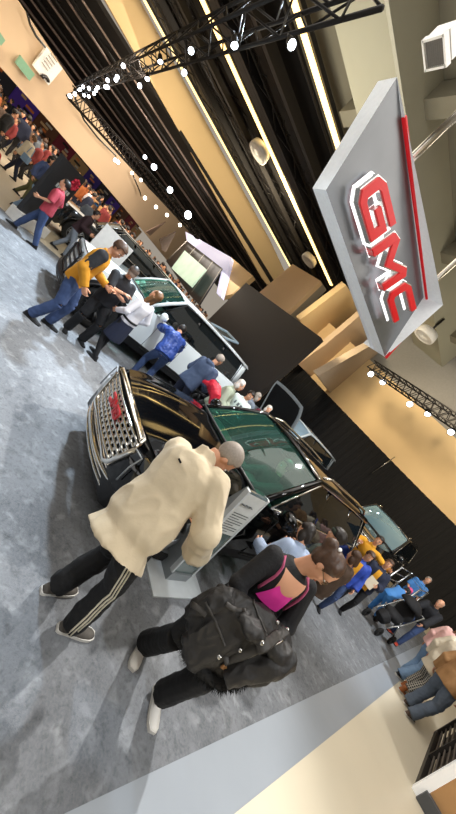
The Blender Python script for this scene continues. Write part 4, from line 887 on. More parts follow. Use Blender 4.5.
# 1 --- the man in the cream fleece
root, J = person('man in cream fleece and black striped tracksuit bottoms, seen from behind at the info stand', (.24, 1.79, 0), 38, h=1.70, top=FLEECE, bottom=BLKT, shoes=SNK, sole=SOLE_W, hair=('crop', HAIR_GR), vox=.010,
    T=dict(hem=-.20, ease=.06, fold=.02, flare=.02, fs=5, cr=1.9), TR=dict(ease=.026, fold=.012, flare=.012), lean=22, side=-17, head=(48, 40, 0), hip=(-.04, -.10, -.0), feet=((-.12, -.05, 6), (.14, .03, 22)), hands=((-.16, .36, 1.0), (.20, .27, .98)), elbow=((-.8, -.6, -.2), (1, -.5, -.2)), topname='fleece', build=1.06)
bo = J['bot']
for k in (-1, 0, 1):
    pts = []
    for i in range(15):
        t = i / 14; a = lerp(J['hip'][1], J['knee'][1], t * 2) if t < .5 else lerp(J['knee'][1], J['ank'][1] - ZZ * .015, t * 2 - 1)
        a = a + V3((0, k * .021 - .01, 0)); q = surf(bo, a + V3((.5, -.25, 0)), V3((-1, .5, 0)), .003)
        if q is not None and (not pts or (q - pts[-1]).length < .25): pts.append(q)
    ribbon('side_stripe', bo, pts, .0065, .003, STRIPE, bo)
bm = B(); q = surf(J['top'], J['neck'] - J['up'] * .12 + J['fwd2'] * -.5, J['fwd2']); 
if q is not None: box(bm, q, (.035, .004, .012)); obj('logo_tab', bm, DARK, J['top'], False)
# 2 --- the woman carrying her parka
PINK = mat('pink_vest', 'f03aa8', .6); STRAP = mat('pink_strap', 'c2597f', .7); WLOC, WAZ = (1.05, 1.94, 0), 168
root, J = person('woman in black top and pink vest carrying a black parka, looking down to the right', WLOC, WAZ, h=1.66, top=DARK, bottom=BLKT, shoes=SNKW, sole=SOLE_W, hair=('bun', HAIR_BR), vox=.009,
    T=dict(hem=-.06, ease=.014, fold=.004, collar=False), TR=dict(ease=.03, fold=.007, flare=.015), lean=3, head=(38, -48, 6), feet=((-.08, .10, -4), (.13, -.14, 12)), hands=((-.12, .27, .96), (.12, .27, .96)), elbow=((-1, -.5, -.3), (1, -.5, -.3)), glasses=mat('thin_glasses', '6a5a44', .3, .6), topname='long_sleeved_top')
def chest(x, t, off=.006): return surf(J['body'] if 'body' in J else J['top'], J['pel'] + J['up'] * t + J['rt2'] * x + J['fwd2'] * .6, -J['fwd2'], off)
bodyo = [c for c in root.children if c.name.startswith('body')][0]
bm = B()
def neckline(u, v):
    x = (2 * u - 1) * lerp(.055, .10, v); t = lerp(.29, .475, v); p = chest(x, t, .004); return p if p is not None else J['neck']
grid(bm, neckline, 10, 10); obj('bare_chest', bm, SKIN, bodyo)
bm = B()
def vest(u, v):
    x = (2 * u - 1) * lerp(.10, .062 - .02 * 0, v); t = lerp(.22, .385 - .03 * (1 - (2 * u - 1) ** 2), v); p = chest(x, t, .008); return p if p is not None else J['neck']
grid(bm, vest, 12, 8); obj('vest', bm, PINK, root)
for q in (-1, 1):
    pts = []
    for k in range(9):
        t = k / 8; p = surf(J['top'], J['pel'] + J['up'] * lerp(.26, .46, t) + J['rt2'] * q * (.12 + .0 * t) + J['fwd2'] * .6, -J['fwd2'], .006)
        if p is not None: pts.append(p)
    p = surf(J['top'], J['pel'] + J['up'] * .9 + J['rt2'] * q * .115, -J['up'], .006)
    if p is not None: pts.append(p)
    ribbon('backpack_strap', root, pts, .016, .004, STRAP, root, J['rt2'])
bm = B(); ell(bm, J['hc'] + J['Rh'] @ V3((.0, -.10, .10)), (.03, .012, .012), J['Rh']); obj('hair_clip', bm, WHITE, root)
# the parka: folded over both forearms
PARKA = mat('parka_cloth', '242221', .6, vary=(7, .25), bump=(50, .2)); FUR = mat('parka_fur', '0d0c0b', .9, vary=(40, .5)); SNAP = mat('snap_metal', 'b9b7b2', .25, 1.0)
pk = thing('parka', 'black parka with fur-trimmed hood and snap buttons, folded over the woman\'s arms', 'coat', WLOC, -R(WAZ)); s = .95
bm = B()
def fold_sec(x, w, zt, zf, zb, yc):     # an arch of cloth: front flap to zf, back flap to zb
    return [V3((x, yc - .02, zb)), V3((x, yc - .05, lerp(zb, zt, .5))), V3((x, yc - .02, zt - .02)), V3((x, yc + .07, zt + .03)), V3((x, yc + .16, zt - .02)), V3((x + .01, yc + .2, lerp(zf, zt, .55))), V3((x + .02, yc + .19, zf)), V3((x + .02, yc + .11, zf)), V3((x + .01, yc + .12, lerp(zf, zt, .5))), V3((x, yc + .07, zt - .12)), V3((x, yc + .03, lerp(zb, zt, .5))), V3((x, yc + .04, zb))]
rings(bm, [fold_sec(x, 0, zt, zf, zb, yc) for x, zt, zf, zb, yc in ((-.24, 1.02, .86, .88, .16), (-.20, 1.07, .78, .80, .16), (-.08, 1.10, .70, .72, .17), (.04, 1.11, .66, .66, .17), (.16, 1.09, .64, .62, .17), (.25, 1.06, .68, .64, .15), (.31, 1.0, .76, .74, .13))])
tube(bm, [(-.20, .33, 1.07), (-.10, .37, .97), (-.02, .38, .87), (.02, .38, .76)], [.055, .065, .065, .055], 12)            # a sleeve lying over the front
tube(bm, [(.26, .24, 1.05), (.33, .24, .95), (.35, .22, .84), (.34, .2, .76)], [.06, .07, .065, .05], 12)
ell(bm, (.20, .29, .70), (.12, .07, .08)); ell(bm, (-.10, .33, 1.06), (.13, .07, .05)); ell(bm, (.1, .33, 1.06), (.14, .08, .05)); ell(bm, (.0, .27, .98), (.2, .09, .1))
pm = remesh(bm, .008, 2, .024, 9, (1, 1, .6), .4, seed=4); po = obj('coat_body', pm, PARKA, pk)
PM = Matrix.Translation(V3(WLOC)) @ Matrix.Rotation(-R(WAZ), 4, 'Z'); PI_ = PM.inverted(); PTREE = BVHTree.FromPolygons([v.co for v in po.data.vertices], [list(q.vertices) for q in po.data.polygons])
def coat_at(px, py, off=.004):
    o, d = PI_ @ EYE, (PI_.to_3x3() @ ray(px, py)).normalized(); h = PTREE.ray_cast(o, d); return h[0] + h[1] * off if h[0] else None
PLK = mat('parka_placket', '3b3835', .6, vary=(8, .2))
def coat_line(name, pl, w, th, m, n=14):
    pts = []
    for i in range(len(pl) - 1):
        for k in range(n):
            f = k / n; p = coat_at(pl[i][0] + (pl[i + 1][0] - pl[i][0]) * f, pl[i][1] + (pl[i + 1][1] - pl[i][1]) * f)
            if p is not None and (not pts or .004 < (p - pts[-1]).length < .2): pts.append(p)
    if len(pts) > 2:
        c = sum((p for p in pts), V3()) / len(pts); vd = (PI_ @ EYE - c).normalized(); bm = B(); tube(bm, pts, [(w, th)] * len(pts), 8, vd); obj(name, bm, m, po)
coat_line('placket', [(224, 659), (242, 653), (264, 645), (280, 634), (296, 621)], .030, .007, PLK)
coat_line('zip', [(226, 665), (244, 659), (266, 650), (284, 640)], .005, .004, SNAP)
coat_line('seam', [(206, 602), (216, 622), (226, 648)], .006, .005, PLK); coat_line('seam', [(252, 596), (258, 616), (266, 634)], .006, .005, PLK)
coat_line('pocket_flap', [(192, 604), (200, 609), (208, 615)], .016, .006, PLK); coat_line('sleeve_cuff', [(226, 604), (236, 610), (246, 612)], .014, .008, PLK)
for x, y in ((219, 655), (240, 649), (262, 642), (276, 622), (286, 630), (294, 624)):
    p = coat_at(x, y, .008)
    if p is not None: bm = B(); lathe(bm, [(0, .006), (.010, .006), (.013, 0)], p, (PI_ @ EYE - p).to_track_quat('Z', 'Y').to_matrix(), 12); obj('snap_button', bm, SNAP, po)
p = coat_at(224, 667, .006)
if p is not None: bm = B(); box(bm, p, (.03, .01, .025)); obj('leather_tag', bm, mat('tan_leather', '9a6a3a', .6), po)
random.seed(9); bm = B(); fp = [PI_ @ on_plane(x, y, V3(WLOC) + V3((sn(WAZ), cs(WAZ), 0)) * yy, WAZ + 90) for x, y, yy in ((186, 636, .26), (190, 656, .32), (202, 672, .36), (218, 683, .37), (236, 682, .37), (252, 674, .36))]
tube(bm, fp, .032, 10)
for k in range(1500):
    t = random.random() * 4.99; i = int(t); c = lerp(fp[i], fp[i + 1], t - i); d = V3((random.gauss(0, 1), random.gauss(0, 1), random.gauss(-.3, 1))).normalized(); a = c + d * .026; e = c + d * (.046 + .024 * random.random()) + V3((0, 0, -.015)); x, y, _ = basis(d)
    va, vb, vc = bm.verts.new(a + x * .0035), bm.verts.new(a - x * .0035), bm.verts.new(e); bm.faces.new((va, vb, vc))
obj('fur_trim', bm, FUR, pk)
# 3.. --- the others, placed where their feet stand
GOLDY = mat('golden_jersey', 'c98a1c', .8, vary=(10, .12)); NAVY = mat('navy_cloth', '1b2238', .85, vary=(12, .25)); CHAR = mat('charcoal_cloth', '1e1f24', .85, vary=(20, .3)); WHITET = mat('white_knit', 'e4e2e8', .8, vary=(10, .05)); BLUEP = mat('blue_puffer', '1d3f8c', .5, vary=(10, .25)); REDT = mat('red_tee', 'a83a48', .8, vary=(12, .12)); OLIVE = mat('olive_cloth', '5a5a3a', .85); GREYP = mat('grey_cloth', '77808c', .85, vary=(10, .2)); SLATE = mat('slate_jacket', '3a4862', .8, vary=(8, .2)); BOOTB = mat('brown_boot', '9a5a2c', .6, vary=(14, .2)); ORANGE = mat('orange_cloth', 'd5853a', .8, vary=(14, .2)); BLUEJ = mat('blue_jacket', '1f3f9c', .7, vary=(10, .25)); YEL = mat('yellow_cloth', 'dc9c22', .8, vary=(10, .1)); MAROON = mat('maroon_cloth', '6e2038', .8, vary=(10, .15)); PINKW = mat('pale_pink_knit', 'dcaea6', .85, vary=(10, .1)); SKYB = mat('sky_blue_cloth', '4a86c8', .8, vary=(10, .15)); CREAMC = mat('cream_coat', 'd5c8b0', .85, vary=(10, .1)); TAN = mat('tan_coat', 'a87d50', .85, vary=(10, .1)); BROWNC = mat('brown_coat', '54443a', .85, vary=(12, .25))
def puff(o, m, scale=55): pass
root, J = person('man in yellow jersey with dark sleeves and jeans, leaning to look at his companion\'s phone', (-3.04, 4.66, 0), 62, h=1.84, top=GOLDY, bottom=JEANS, shoes=DARK, hair=('short', HAIR_BR), T=dict(hem=-.10, ease=.03, fold=.008), TR=dict(ease=.022, fold=.008, flare=.012), lean=8, head=(30, 25, 0), feet=((-.12, .10, 0), (.12, -.12, 12)), hands=((-.2, .34, 1.08), (.24, .16, .92)), topname='jersey', vox=.012)
for i in (0, 1):
    bm = B(); s = J['s']; a, e, w = J['sh'][i], J['elb'][i], J['wr'][i]; ell(bm, a, [.092 * s] * 3); limb(a, e, [.088 * s, .083 * s, .076 * s], 12, bm); limb(e, lerp(e, w, .35), [.076 * s, .07 * s], 12, bm); obj('sleeve', remesh(bm, .012, 3, .005, 8), CHAR, J['top'])
root, J = person('man in black shirt with cap and glasses standing with arms folded beside the white suv', (-2.86, 5.36, 0), 128, h=1.70, top=CHAR, bottom=DARK, shoes=DARK, hair=('crop', HAIR_DK), hat=('cap', BROWNC), T=dict(hem=-.08, ease=.035, fold=.006, sleeve=.55), TR=dict(ease=.026, flare=.014, fold=.007), lean=5, head=(28, 20, 0), feet=((-.14, .08, -12), (.14, -.02, 14)), hands=((.06, .26, 1.18), (-.04, .30, 1.27)), elbow=((-1, -.1, -.5), (1, -.1, -.5)), glasses=TRIM, topname='shirt', vox=.012, build=1.05)
bm = B(); tube(bm, [J['wr'][1] + V3((.034 * math.cos(a), 0, .034 * math.sin(a))) for a in [2 * PI * k / 10 for k in range(10)]], .008, 6, closed=True); obj('wristwatch', bm, TRIM, root)
root, J = person('woman in white long-sleeved top, navy skirt and black tights gazing up beside the white suv', (-2.33, 5.44, 0), -75, h=1.68, top=WHITET, bottom=NAVY, kind='skirt', shoes=DARK, hair=('long', HAIR_BL), T=dict(hem=-.0, ease=.014, fold=.004, cr=.3), lean=-3, head=(-18, -6, 0), feet=((-.09, -.08, -6), (.09, .12, 8)), hands=((-.22, .18, .98), (.30, .12, .98)), topname='long_sleeved_top', vox=.012)
bm = B(); s = J['s']; rings(bm, [[p for p in torso_pts(J, t, .178, .132, 20)] for t in (.06, .10)]); obj('belt', bm, DARK, root)
bm = B(); box(bm, J['pel'] + J['fwd'] * .17 + ZZ * .06, (.17, .06, .10)); obj('belt_bag', bm, CHAR, root, False, (('BEVEL', {'width': .02, 'segments': 2}),))
root, J = person('person in blue puffer jacket bending in at the white suv\'s door', (-1.82, 6.48, 0), -32, h=1.70, top=BLUEP, bottom=JEANS, shoes=DARK, hair=('short', HAIR_DK), T=dict(hem=-.06, ease=.06, fold=.022, fs=9), TR=dict(ease=.02, fold=.006), lean=34, hip=(0, -.22, -.06), head=(45, 15, 0), feet=((-.14, -.05, 0), (.14, -.12, 8)), hands=((-.25, .62, 1.12), (.3, .5, 1.02)), topname='puffer_jacket')
root, J = person('man in slate-blue hooded jacket seen from behind at the nose of the black suv', (-.90, 6.05, 0), 22, h=1.72, top=SLATE, bottom=NAVY, shoes=DARK, hair=('crop', HAIR_GR), T=dict(hem=-.12, ease=.05, fold=.012, hood=True), lean=14, head=(12, 15, 0), hands=((-.2, .34, 1.0), (.22, .32, 1.0)), topname='hooded_jacket', build=1.08)
root, J = person('white-haired person in pale green jacket between the slate jacket and the white hoodie', (-.30, 6.5, 0), 100, h=1.66, top=mat('sage_jacket', 'a9b29c', .8), bottom=DARK, hair=('bob', HAIR_WH), T=dict(hem=-.12, ease=.04, fold=.01), lean=10, head=(10, 0, 0), hands=((-.1, .4, 1.02), (.14, .4, 1.02)), topname='jacket')
bm = B(); bx0 = V3((-.36, 6.0, 0)); 
tube(bm, [(-.25, 0, .02), (-.1, .02, .1), (.05, 0, .12), (.2, -.02, .05), (.28, 0, -.12)], [.08, .12, .13, .12, .07], 12); o = obj('red_jacket', remesh(bm, .015, 3, .02, 9), mat('red_jacket', 'c01830', .6)); o.location = (-.50, 5.98, 1.06); o.rotation_euler = (0, 0, R(-25)); tag(o, 'bright red jacket carried in front of the white-haired person', 'jacket')
root, J = person('person in white hoodie with dark chest lettering, facing the nearest cars', (.12, 6.95, 0), 172, h=1.63, top=mat('mint_white_hoodie', 'd9e4de', .85, vary=(8, .06)), bottom=DARK, hair=('short', HAIR_DK), T=dict(hem=-.10, ease=.045, fold=.01, hood=True), lean=4, head=(14, -20, 0), hands=((-.16, .22, 1.0), (.16, .22, 1.0)), topname='hoodie')
bm = B()
for k in range(4):
    p = surf(J['top'], J['pel'] + ZZ * .36 + J['rt2'] * (-.12 + .08 * k) + J['fwd2'] * .6, -J['fwd2'], .003)
    if p is not None: box(bm, p, (.05, .006, .075)); 
obj('chest_print', bm, mat('print_grey', '5a6468', .8), J['top'], False)
person('grey-haired person in a light grey coat against the black partition wall', (.30, 7.9, 0), 60, h=1.66, top=GREYP, bottom=DARK, hair=('bob', HAIR_GR), T=dict(hem=-.2, ease=.05, fold=.01), hands=((-.1, .3, 1.05), (.1, .3, 1.05)), topname='coat', vox=.018)
person('person in maroon jumper with fair hair by the raised bonnet of the far white suv', (.78, 8.5, 0), 150, h=1.62, top=MAROON, bottom=DARK, hair=('bob', HAIR_WH), T=dict(hem=-.08, ease=.04, fold=.01), topname='jumper', vox=.018)
person('person in orange jacket stooping at the far side of the black suv', (.95, 6.5, 0), 120, h=1.55, top=ORANGE, bottom=DARK, hair=('short', HAIR_BL), T=dict(hem=-.1, ease=.05, fold=.012), lean=25, head=(30, 0, 0), hands=((-.2, .4, .95), (.2, .4, .95)), topname='jacket', vox=.016)
BLUEDOT = stripes('speckled_fleece', '3d5c8f', 'c7d4e4', 40, 'DIAGONAL')
person('person in speckled blue fleece with white collar leaning toward the black suv\'s window', (1.55, 2.86, 0), -30, h=1.42, top=BLUEDOT, bottom=NAVY, hair=('bob', HAIR_DK), T=dict(hem=-.1, ease=.045, fold=.01), lean=16, head=(30, 0, 0), hands=((-.2, .4, 1.05), (.2, .4, 1.05)), topname='fleece', vox=.012)
person('person in dark green beanie looking into the black suv', (1.98, 3.36, 0), -50, h=1.52, top=mat('dark_green_coat', '2a332c', .85), bottom=DARK, hair=('short', HAIR_DK), hat=('beanie', mat('green_beanie', '39423a', .9, bump=(90, .5))), T=dict(hem=-.15, ease=.05, fold=.012), lean=8, head=(8, -10, 0), hands=((-.2, .35, 1.1), (.2, .35, 1.1)), topname='coat', vox=.012)
person('person in brown coat with dark curly hair behind the speckled fleece', (2.62, 4.0, 0), -40, h=1.40, top=BROWNC, bottom=DARK, hair=('bob', HAIR_BR), T=dict(hem=-.15, ease=.05, fold=.015), head=(20, 0, 0), hands=((-.15, .3, 1.05), (.15, .3, 1.05)), topname='coat', vox=.014)
person('seated person in blue jeans behind the wheel of the black suv', (1.02, 3.98, -.0), 226, h=1.62, top=CHAR, bottom=JEANS_L, hair=('short', HAIR_BR), hip=(0, -.05, -.08), feet=((-.1, .62, 0, .42), (.1, .60, 0, .42)), hands=((-.15, .42, 1.1), (.15, .42, 1.1)), lean=-12, head=(10, 30, 0), vox=.018, T=dict(hem=-.04))
def kid(label, loc, az, h, jacket, shirt, bottom, **k):
    root, J = person(label, loc, az, h=h, top=jacket, bottom=bottom, hair=('short', HAIR_BR), T=dict(hem=-.12, ease=.05, fold=.014), topname='open_jacket', vox=.012, **k)
    s = J['s']; bm = B()
    grid(bm, lambda u, v: surf(J['top'], J['pel'] + J['up'] * lerp(-.10, .50, v) * s + J['rt2'] * (2 * u - 1) * lerp(.075, .05, v) * s + J['fwd2'] * .6, -J['fwd2'], .006) or J['neck'] + J['fwd2'] * .06, 6, 10); obj('shirt_front', bm, shirt, root); return root, J
kid('boy in bright blue jacket over a yellow shirt, nearer of the two boys', (3.62, 5.35, 0), 200, 1.38, BLUEJ, YEL, JEANS, side=6, head=(12, -18, 0), feet=((-.12, .06, -10), (.14, -.06, 14)), hands=((-.26, .12, .92), (.24, .16, .95)))
root, J = kid('boy in navy jacket over a yellow shirt holding a beige card', (4.45, 6.05, 0), 208, 1.45, NAVY, YEL, DARK, side=5, head=(0, -6, 0), hands=((-.12, .30, 1.12), (.10, .30, 1.06)))
o = obj('beige_card', B(), CREAMC); bm = B(); box(bm, (0, 0, 0), (.16, .02, .22)); bm.to_mesh(o.data); bm.free(); o.location = root.matrix_basis @ V3((0.02, .34, .92)); o.rotation_euler = (R(12), 0, root.rotation_euler.z); tag(o, 'beige card held by the boy in the navy jacket', 'card')
person('adult in yellow top bending over behind the two boys with an arm stretched out', (4.35, 6.75, 0), 205, h=1.60, top=YEL, bottom=DARK, hair=('short', HAIR_DK), T=dict(hem=-.05, ease=.03, fold=.01), lean=14, head=(6, 10, 0), hands=((-.55, .25, 1.38), (.3, .35, 1.3)), topname='top', vox=.014)
person('child in light blue jeans and pink hat leaning forward at the metal rack', (6.35, 7.7, 0), 70, h=1.30, top=SKYB, bottom=mat('bright_jeans', '3f7fc4', .85, vary=(12, .2)), shoes=DARK, hair=('bob', HAIR_DK), hat=('beanie', mat('pink_hat', 'd8507e', .9)), lean=38, hip=(0, -.2, 0), head=(30, 0, 0), hands=((-.2, .5, .85), (.2, .5, .85)), T=dict(hem=-.0, ease=.03), TR=dict(ease=.035), vox=.016)
person('man in blue polo shirt standing behind the metal rack', (7.9, 9.4, 0), 200, h=1.66, top=SKYB, bottom=NAVY, hair=('crop', HAIR_GR), T=dict(hem=-.05, ease=.035, sleeve=.55), hands=((-.15, .3, 1.0), (.15, .3, 1.0)), vox=.016, topname='polo_shirt', lean=6)
person('bald man in dark jacket and jeans with red shoes stooping beside the stroller', (7.15, 7.65, 0), 235, h=1.66, top=CHAR, bottom=JEANS, shoes=mat('red_shoe', 'b8402c', .6), hair=('bald', HAIR_GR), T=dict(hem=-.08, ease=.04, fold=.01), lean=24, hip=(0, -.15, -.03), head=(10, 5, 0), feet=((-.15, .1, -10), (.15, -.15, 10)), hands=((-.2, .42, .86), (.2, .42, .8)), vox=.014, topname='jacket')
root, J = person('woman in pale pink jumper and light blue jeans walking at the right edge', (6.42, 6.12, 0), 75, h=1.66, top=PINKW, bottom=JEANS_L, shoes=CHAR, sole=SOLE_W, hair=('long', HAIR_BL), T=dict(hem=-.08, ease=.05, fold=.014), TR=dict(ease=.035, flare=.02, fold=.01), feet=((-.1, .2, 0), (.1, -.18, 6)), lean=4, topname='jumper', vox=.012)
bm = B(); tube(bm, [J['sh'][0] + V3((.06, 0, .06)), J['pel'] + V3((0, .16, .3)), J['pel'] + V3((.19, .06, .08))], .012, 6); box(bm, J['pel'] + V3((.22, .02, .0)), (.08, .26, .2)); o = obj('shoulder_bag', bm, CHAR, None, False, (('BEVEL', {'width': .02, 'segments': 2}),)); o.matrix_world = root.matrix_basis.copy(); tag(o, 'black shoulder bag worn by the woman in the pale pink jumper', 'bag')
PLAID = stripes('plaid_cloth', '1b1a1c', 'c9c2b4', 9, 'X')
nt = PLAID.node_tree; w1 = [n for n in nt.nodes if n.type == 'TEX_WAVE'][0]; w1.inputs['Distortion'].default_value = 0
w2 = nt.nodes.new('ShaderNodeTexWave'); w2.bands_direction = 'Z'; w2.inputs['Scale'].default_value = 9; mm = nt.nodes.new('ShaderNodeMath'); mm.operation = 'MAXIMUM'; tc = [n for n in nt.nodes if n.type == 'TEX_COORD'][0]; nt.links.new(tc.outputs['Object'], w2.inputs['Vector'])
pw = nt.nodes.new('ShaderNodeMath'); pw.operation = 'POWER'; pw.inputs[1].default_value = 5; nt.links.new(w1.outputs['Fac'], mm.inputs[0]); nt.links.new(w2.outputs['Fac'], mm.inputs[1]); nt.links.new(mm.outputs[0], pw.inputs[0])
fm = [l.to_socket for l in nt.links if l.from_node == w1 and l.to_node.type == 'MIX'][0]; nt.links.new(pw.outputs[0], fm)
person('person in plaid trousers, tan boots and a cream coat at the right edge', (6.15, 5.62, 0), 80, h=1.66, top=CREAMC, bottom=PLAID, shoes=BOOTB, shoename='boot', sole=SOLE_W, hair=('long', HAIR_BR), T=dict(hem=-.25, ease=.06, fold=.014), TR=dict(ease=.03, flare=.01, length=.85), feet=((-.1, .12, 0), (.1, -.12, 6)), topname='coat', vox=.012)
person('person in faded grey-blue jeans, dark shoes and tan jacket nearest the slatted booth', (5.95, 5.12, 0), 70, h=1.72, top=TAN, bottom=JEANS_G, shoes=BROWNC, sole=SOLE_W, hair=('short', HAIR_BR), T=dict(hem=-.1, ease=.05, fold=.012), TR=dict(ease=.03, fold=.012, flare=.015), feet=((-.11, .1, 0), (.12, -.14, 10)), topname='jacket', vox=.012)
person('man in red tee and jeans striding left past the standing board', (-6.42, 7.36, 0), -118, h=1.72, top=REDT, bottom=JEANS, shoes=DARK, hair=('crop', HAIR_DK), T=dict(hem=-.10, ease=.035, fold=.008, sleeve=.6), TR=dict(ease=.02, fold=.006), feet=((-.1, -.28, 0), (.1, .32, 4)), hands=((-.24, .22, 1.02), (.26, .05, .92)), lean=3, topname='tee_shirt')
person('person in black top and pale jeans stooping behind the standing board', (-8.25, 8.75, 0), 60, h=1.72, top=DARK, bottom=JEANS_L, hair=('long', HAIR_BL), T=dict(hem=-.02, ease=.03, sleeve=.55), lean=14, feet=((-.1, -.2, 0), (.1, .25, 6)), hands=((-.2, .35, .95), (.2, .3, .85)), vox=.018)
person('person in denim jacket and olive trousers with dark hair in the far-left aisle', (-10.2, 10.45, 0), 70, h=1.74, top=mat('denim_jacket', '4a5a86', .85, vary=(10, .25)), bottom=OLIVE, hair=('bob', HAIR_DK), T=dict(hem=-.04, ease=.045, fold=.012), feet=((-.1, -.2, 0), (.1, .2, 6)), lean=6, vox=.02, topname='jacket')
root, J = person('person in cream jumper with a pale blue bag in the far-left aisle', (-12.4, 11.9, 0), -110, h=1.74, top=CREAMC, bottom=NAVY, hair=('short', HAIR_BL), T=dict(hem=-.05, ease=.05), feet=((-.1, -.25, 0), (.1, .3, 6)), lean=10, vox=.022, topname='jumper')
bm = B(); box(bm, (0, 0, .0), (.3, .12, .26)); tube(bm, [(-.12, 0, .18), (-.08, 0, .45), (.08, 0, .45), (.12, 0, .18)], .015, 6); o = obj('tote_bag', bm, JEANS_L, None, False); o.location = (-12.0, 11.6, .95); tag(o, 'pale blue tote bag held by the person in the cream jumper', 'bag')
person('tall person in long black coat at the left edge of the picture', (-14.3, 12.3, 0), 40, h=1.88, top=DARK, bottom=NAVY, hair=('short', HAIR_DK), T=dict(hem=-.35, ease=.07), vox=.024, topname='coat', build=1.15, lean=6)
person('small child in red top with dark hair at the left edge of the picture', (-8.5, 7.5, 0), -60, h=1.12, top=mat('bright_red', 'c02a2a', .8), bottom=DARK, hair=('bob', HAIR_DK), T=dict(hem=-.05, ease=.03), vox=.014)
root, J = person('person in pale blue cap and grey jacket near the far black vehicle', (-9.3, 12.2, 0), 150, h=1.76, top=GREYP, bottom=DARK, hair=('short', HAIR_DK), hat=('cap', SKYB), T=dict(hem=-.1, ease=.05), vox=.02, topname='jacket')
person('person in dark maroon top and grey trousers right of the standing board', (-6.95, 9.15, 0), 60, h=1.70, top=mat('dark_wine', '2e1a20', .85), bottom=GREYP, hair=('short', HAIR_DK), T=dict(hem=-.06, ease=.04), lean=12, feet=((-.1, -.2, 0), (.1, .2, 6)), hands=((-.15, .35, 1.1), (.15, .35, 1.1)), vox=.018)
person('person in bright blue jacket under the raised hatch of the pale blue suv', hall(6.1, 9.7), 10, h=1.74, top=mat('bright_blue', '1f7fd8', .7), bottom=DARK, hair=('short', HAIR_DK), T=dict(hem=-.1, ease=.05), vox=.02, lean=10, hands=((-.2, .4, 1.1), (.2, .4, 1.1)), topname='jacket')
person('person in bright blue jacket by the black partition, right of the other blue jacket', hall(7.35, 9.5), -60, h=1.70, top=MATS['bright_blue'], bottom=DARK, hair=('short', HAIR_BR), T=dict(hem=-.1, ease=.05), vox=.02, lean=6, topname='jacket')
# the far crowd: a few kinds, copied tree by tree
KINDS = [('black jacket', DARK, JEANS, ('short', HAIR_DK), 1.76), ('grey jacket', GREYP, DARK, ('short', HAIR_BR), 1.72), ('rust-orange top', mat('rust_cloth', '9a5428', .85), NAVY, ('long', HAIR_BR), 1.66), ('white top', WHITET, JEANS, ('bob', HAIR_BL), 1.68), ('dark blue coat', NAVY, DARK, ('short', HAIR_DK), 1.80), ('brown coat', BROWNC, JEANS_G, ('bob', HAIR_DK), 1.66), ('red jacket', mat('crowd_red', '7a2a2a', .8), DARK, ('short', HAIR_DK), 1.70), ('tan coat', TAN, NAVY, ('long', HAIR_DK), 1.68)]
random.seed(21); spots = []
for x0, x1, y0, y1, n in ((-19.5, -12.5, 13.0, 22, 48), (-18.5, -10, 18, 30, 34), (-10, -4.5, 15.5, 24, 26), (-34, -19.5, 18, 36, 70), (-18, -6, 28, 44, 40)):
    k = 0; tries = 0
    while k < n and tries < 4000:
        tries += 1; p = V3((random.uniform(x0, x1), random.uniform(y0, y1), -.02))
        if all((p - q).length > .74 for q in spots) and (p - V3((-14.3, 12.3, 0))).length > 1 and not (-11.5 < p.x < -9 and p.y < 13.5): spots.append(p); k += 1
protos = []
for i, p in enumerate(spots):
    k = i % 8 if i < 8 else random.randrange(8); nm, tp, bt_, hr, hh = KINDS[k]
    lab = 'person in %s standing in the distant crowd under the pale fascia' % nm; grp = 'crowd in %s under the fascia' % nm
    if i < 8:
        rt_, J = person(lab, p, random.uniform(0, 360), h=hh, top=tp, bottom=bt_, hair=hr, T=dict(hem=-.1, ease=.05), vox=.034, face=False, group=grp, topname='jacket', hands=((-.15, .3, 1.0), (.15, .3, 1.0)) if k % 2 else (None, None), feet=((-.12, .05, 0), (.12, -.08, 10))); protos.append(rt_)
    else:
        c = copy_tree(protos[k]); c.location = p; c.rotation_euler = (0, 0, random.uniform(0, 2 * PI)); f = random.uniform(.94, 1.06) + (.20 if p.length > 22 else .08); c.scale = (f, f, f)
# ------------------------------------------------------------------ light, sky, camera
def area(name, loc, aim, size, power, col=(1, 1, 1), sy=None):
    d = bpy.data.lights.new(name, 'AREA'); d.energy = power; d.color = col; d.size = size
    if sy: d.shape = 'RECTANGLE'; d.size_y = sy
    o = bpy.data.objects.new(name, d); COL.objects.link(o); o.location = loc; o.rotation_euler = (V3(aim) - V3(loc)).to_track_quat('-Z', 'Y').to_euler(); return o
def spotl(name, loc, aim, power, ang=50, col=(1, 1, 1), rad=.15, blend=.5):
    d = bpy.data.lights.new(name, 'SPOT'); d.energy = power; d.color = col; d.spot_size = R(ang); d.spot_blend = blend; d.shadow_soft_size = rad
    o = bpy.data.objects.new(name, d); COL.objects.link(o); o.location = loc; o.rotation_euler = (V3(aim) - V3(loc)).to_track_quat('-Z', 'Y').to_euler(); return o
area('hall_light', hall(4, 4, 9.4), hall(4, 4, 0), 12, 700, (1, .95, .88), 8)
area('hall_light', hall(-6, 3, 9.0), hall(1, 5, 0), 5, 350, (1, .98, .95))
area('hall_light', hall(2, 28, 8.2), hall(0, 26, 0), 14, 900, (1, .88, .72))
area('aisle_light', V3((-14, 16, 4.6)), V3((-15, 18, 0)), 8, 500, (1, .86, .7))
area('aisle_light', V3((-8, 22, 4.6)), V3((-8, 22, 0)), 8, 500, (1, .9, .8))
spotl('stand_spot', hall(6.5, 5.0, 9.3), hall(.8, 2.2, 0), 3300, 44, (1, .97, .93), .12)
spotl('stand_spot', hall(2.5, 10.5, 8.3), hall(-.6, 6.0, 0), 6800, 58, (.74, .87, 1.0), .25)
spotl('stand_spot', hall(1, -4, 8.5), hall(.4, .6, 0), 1000, 50, (.9, .95, 1.0), .2)
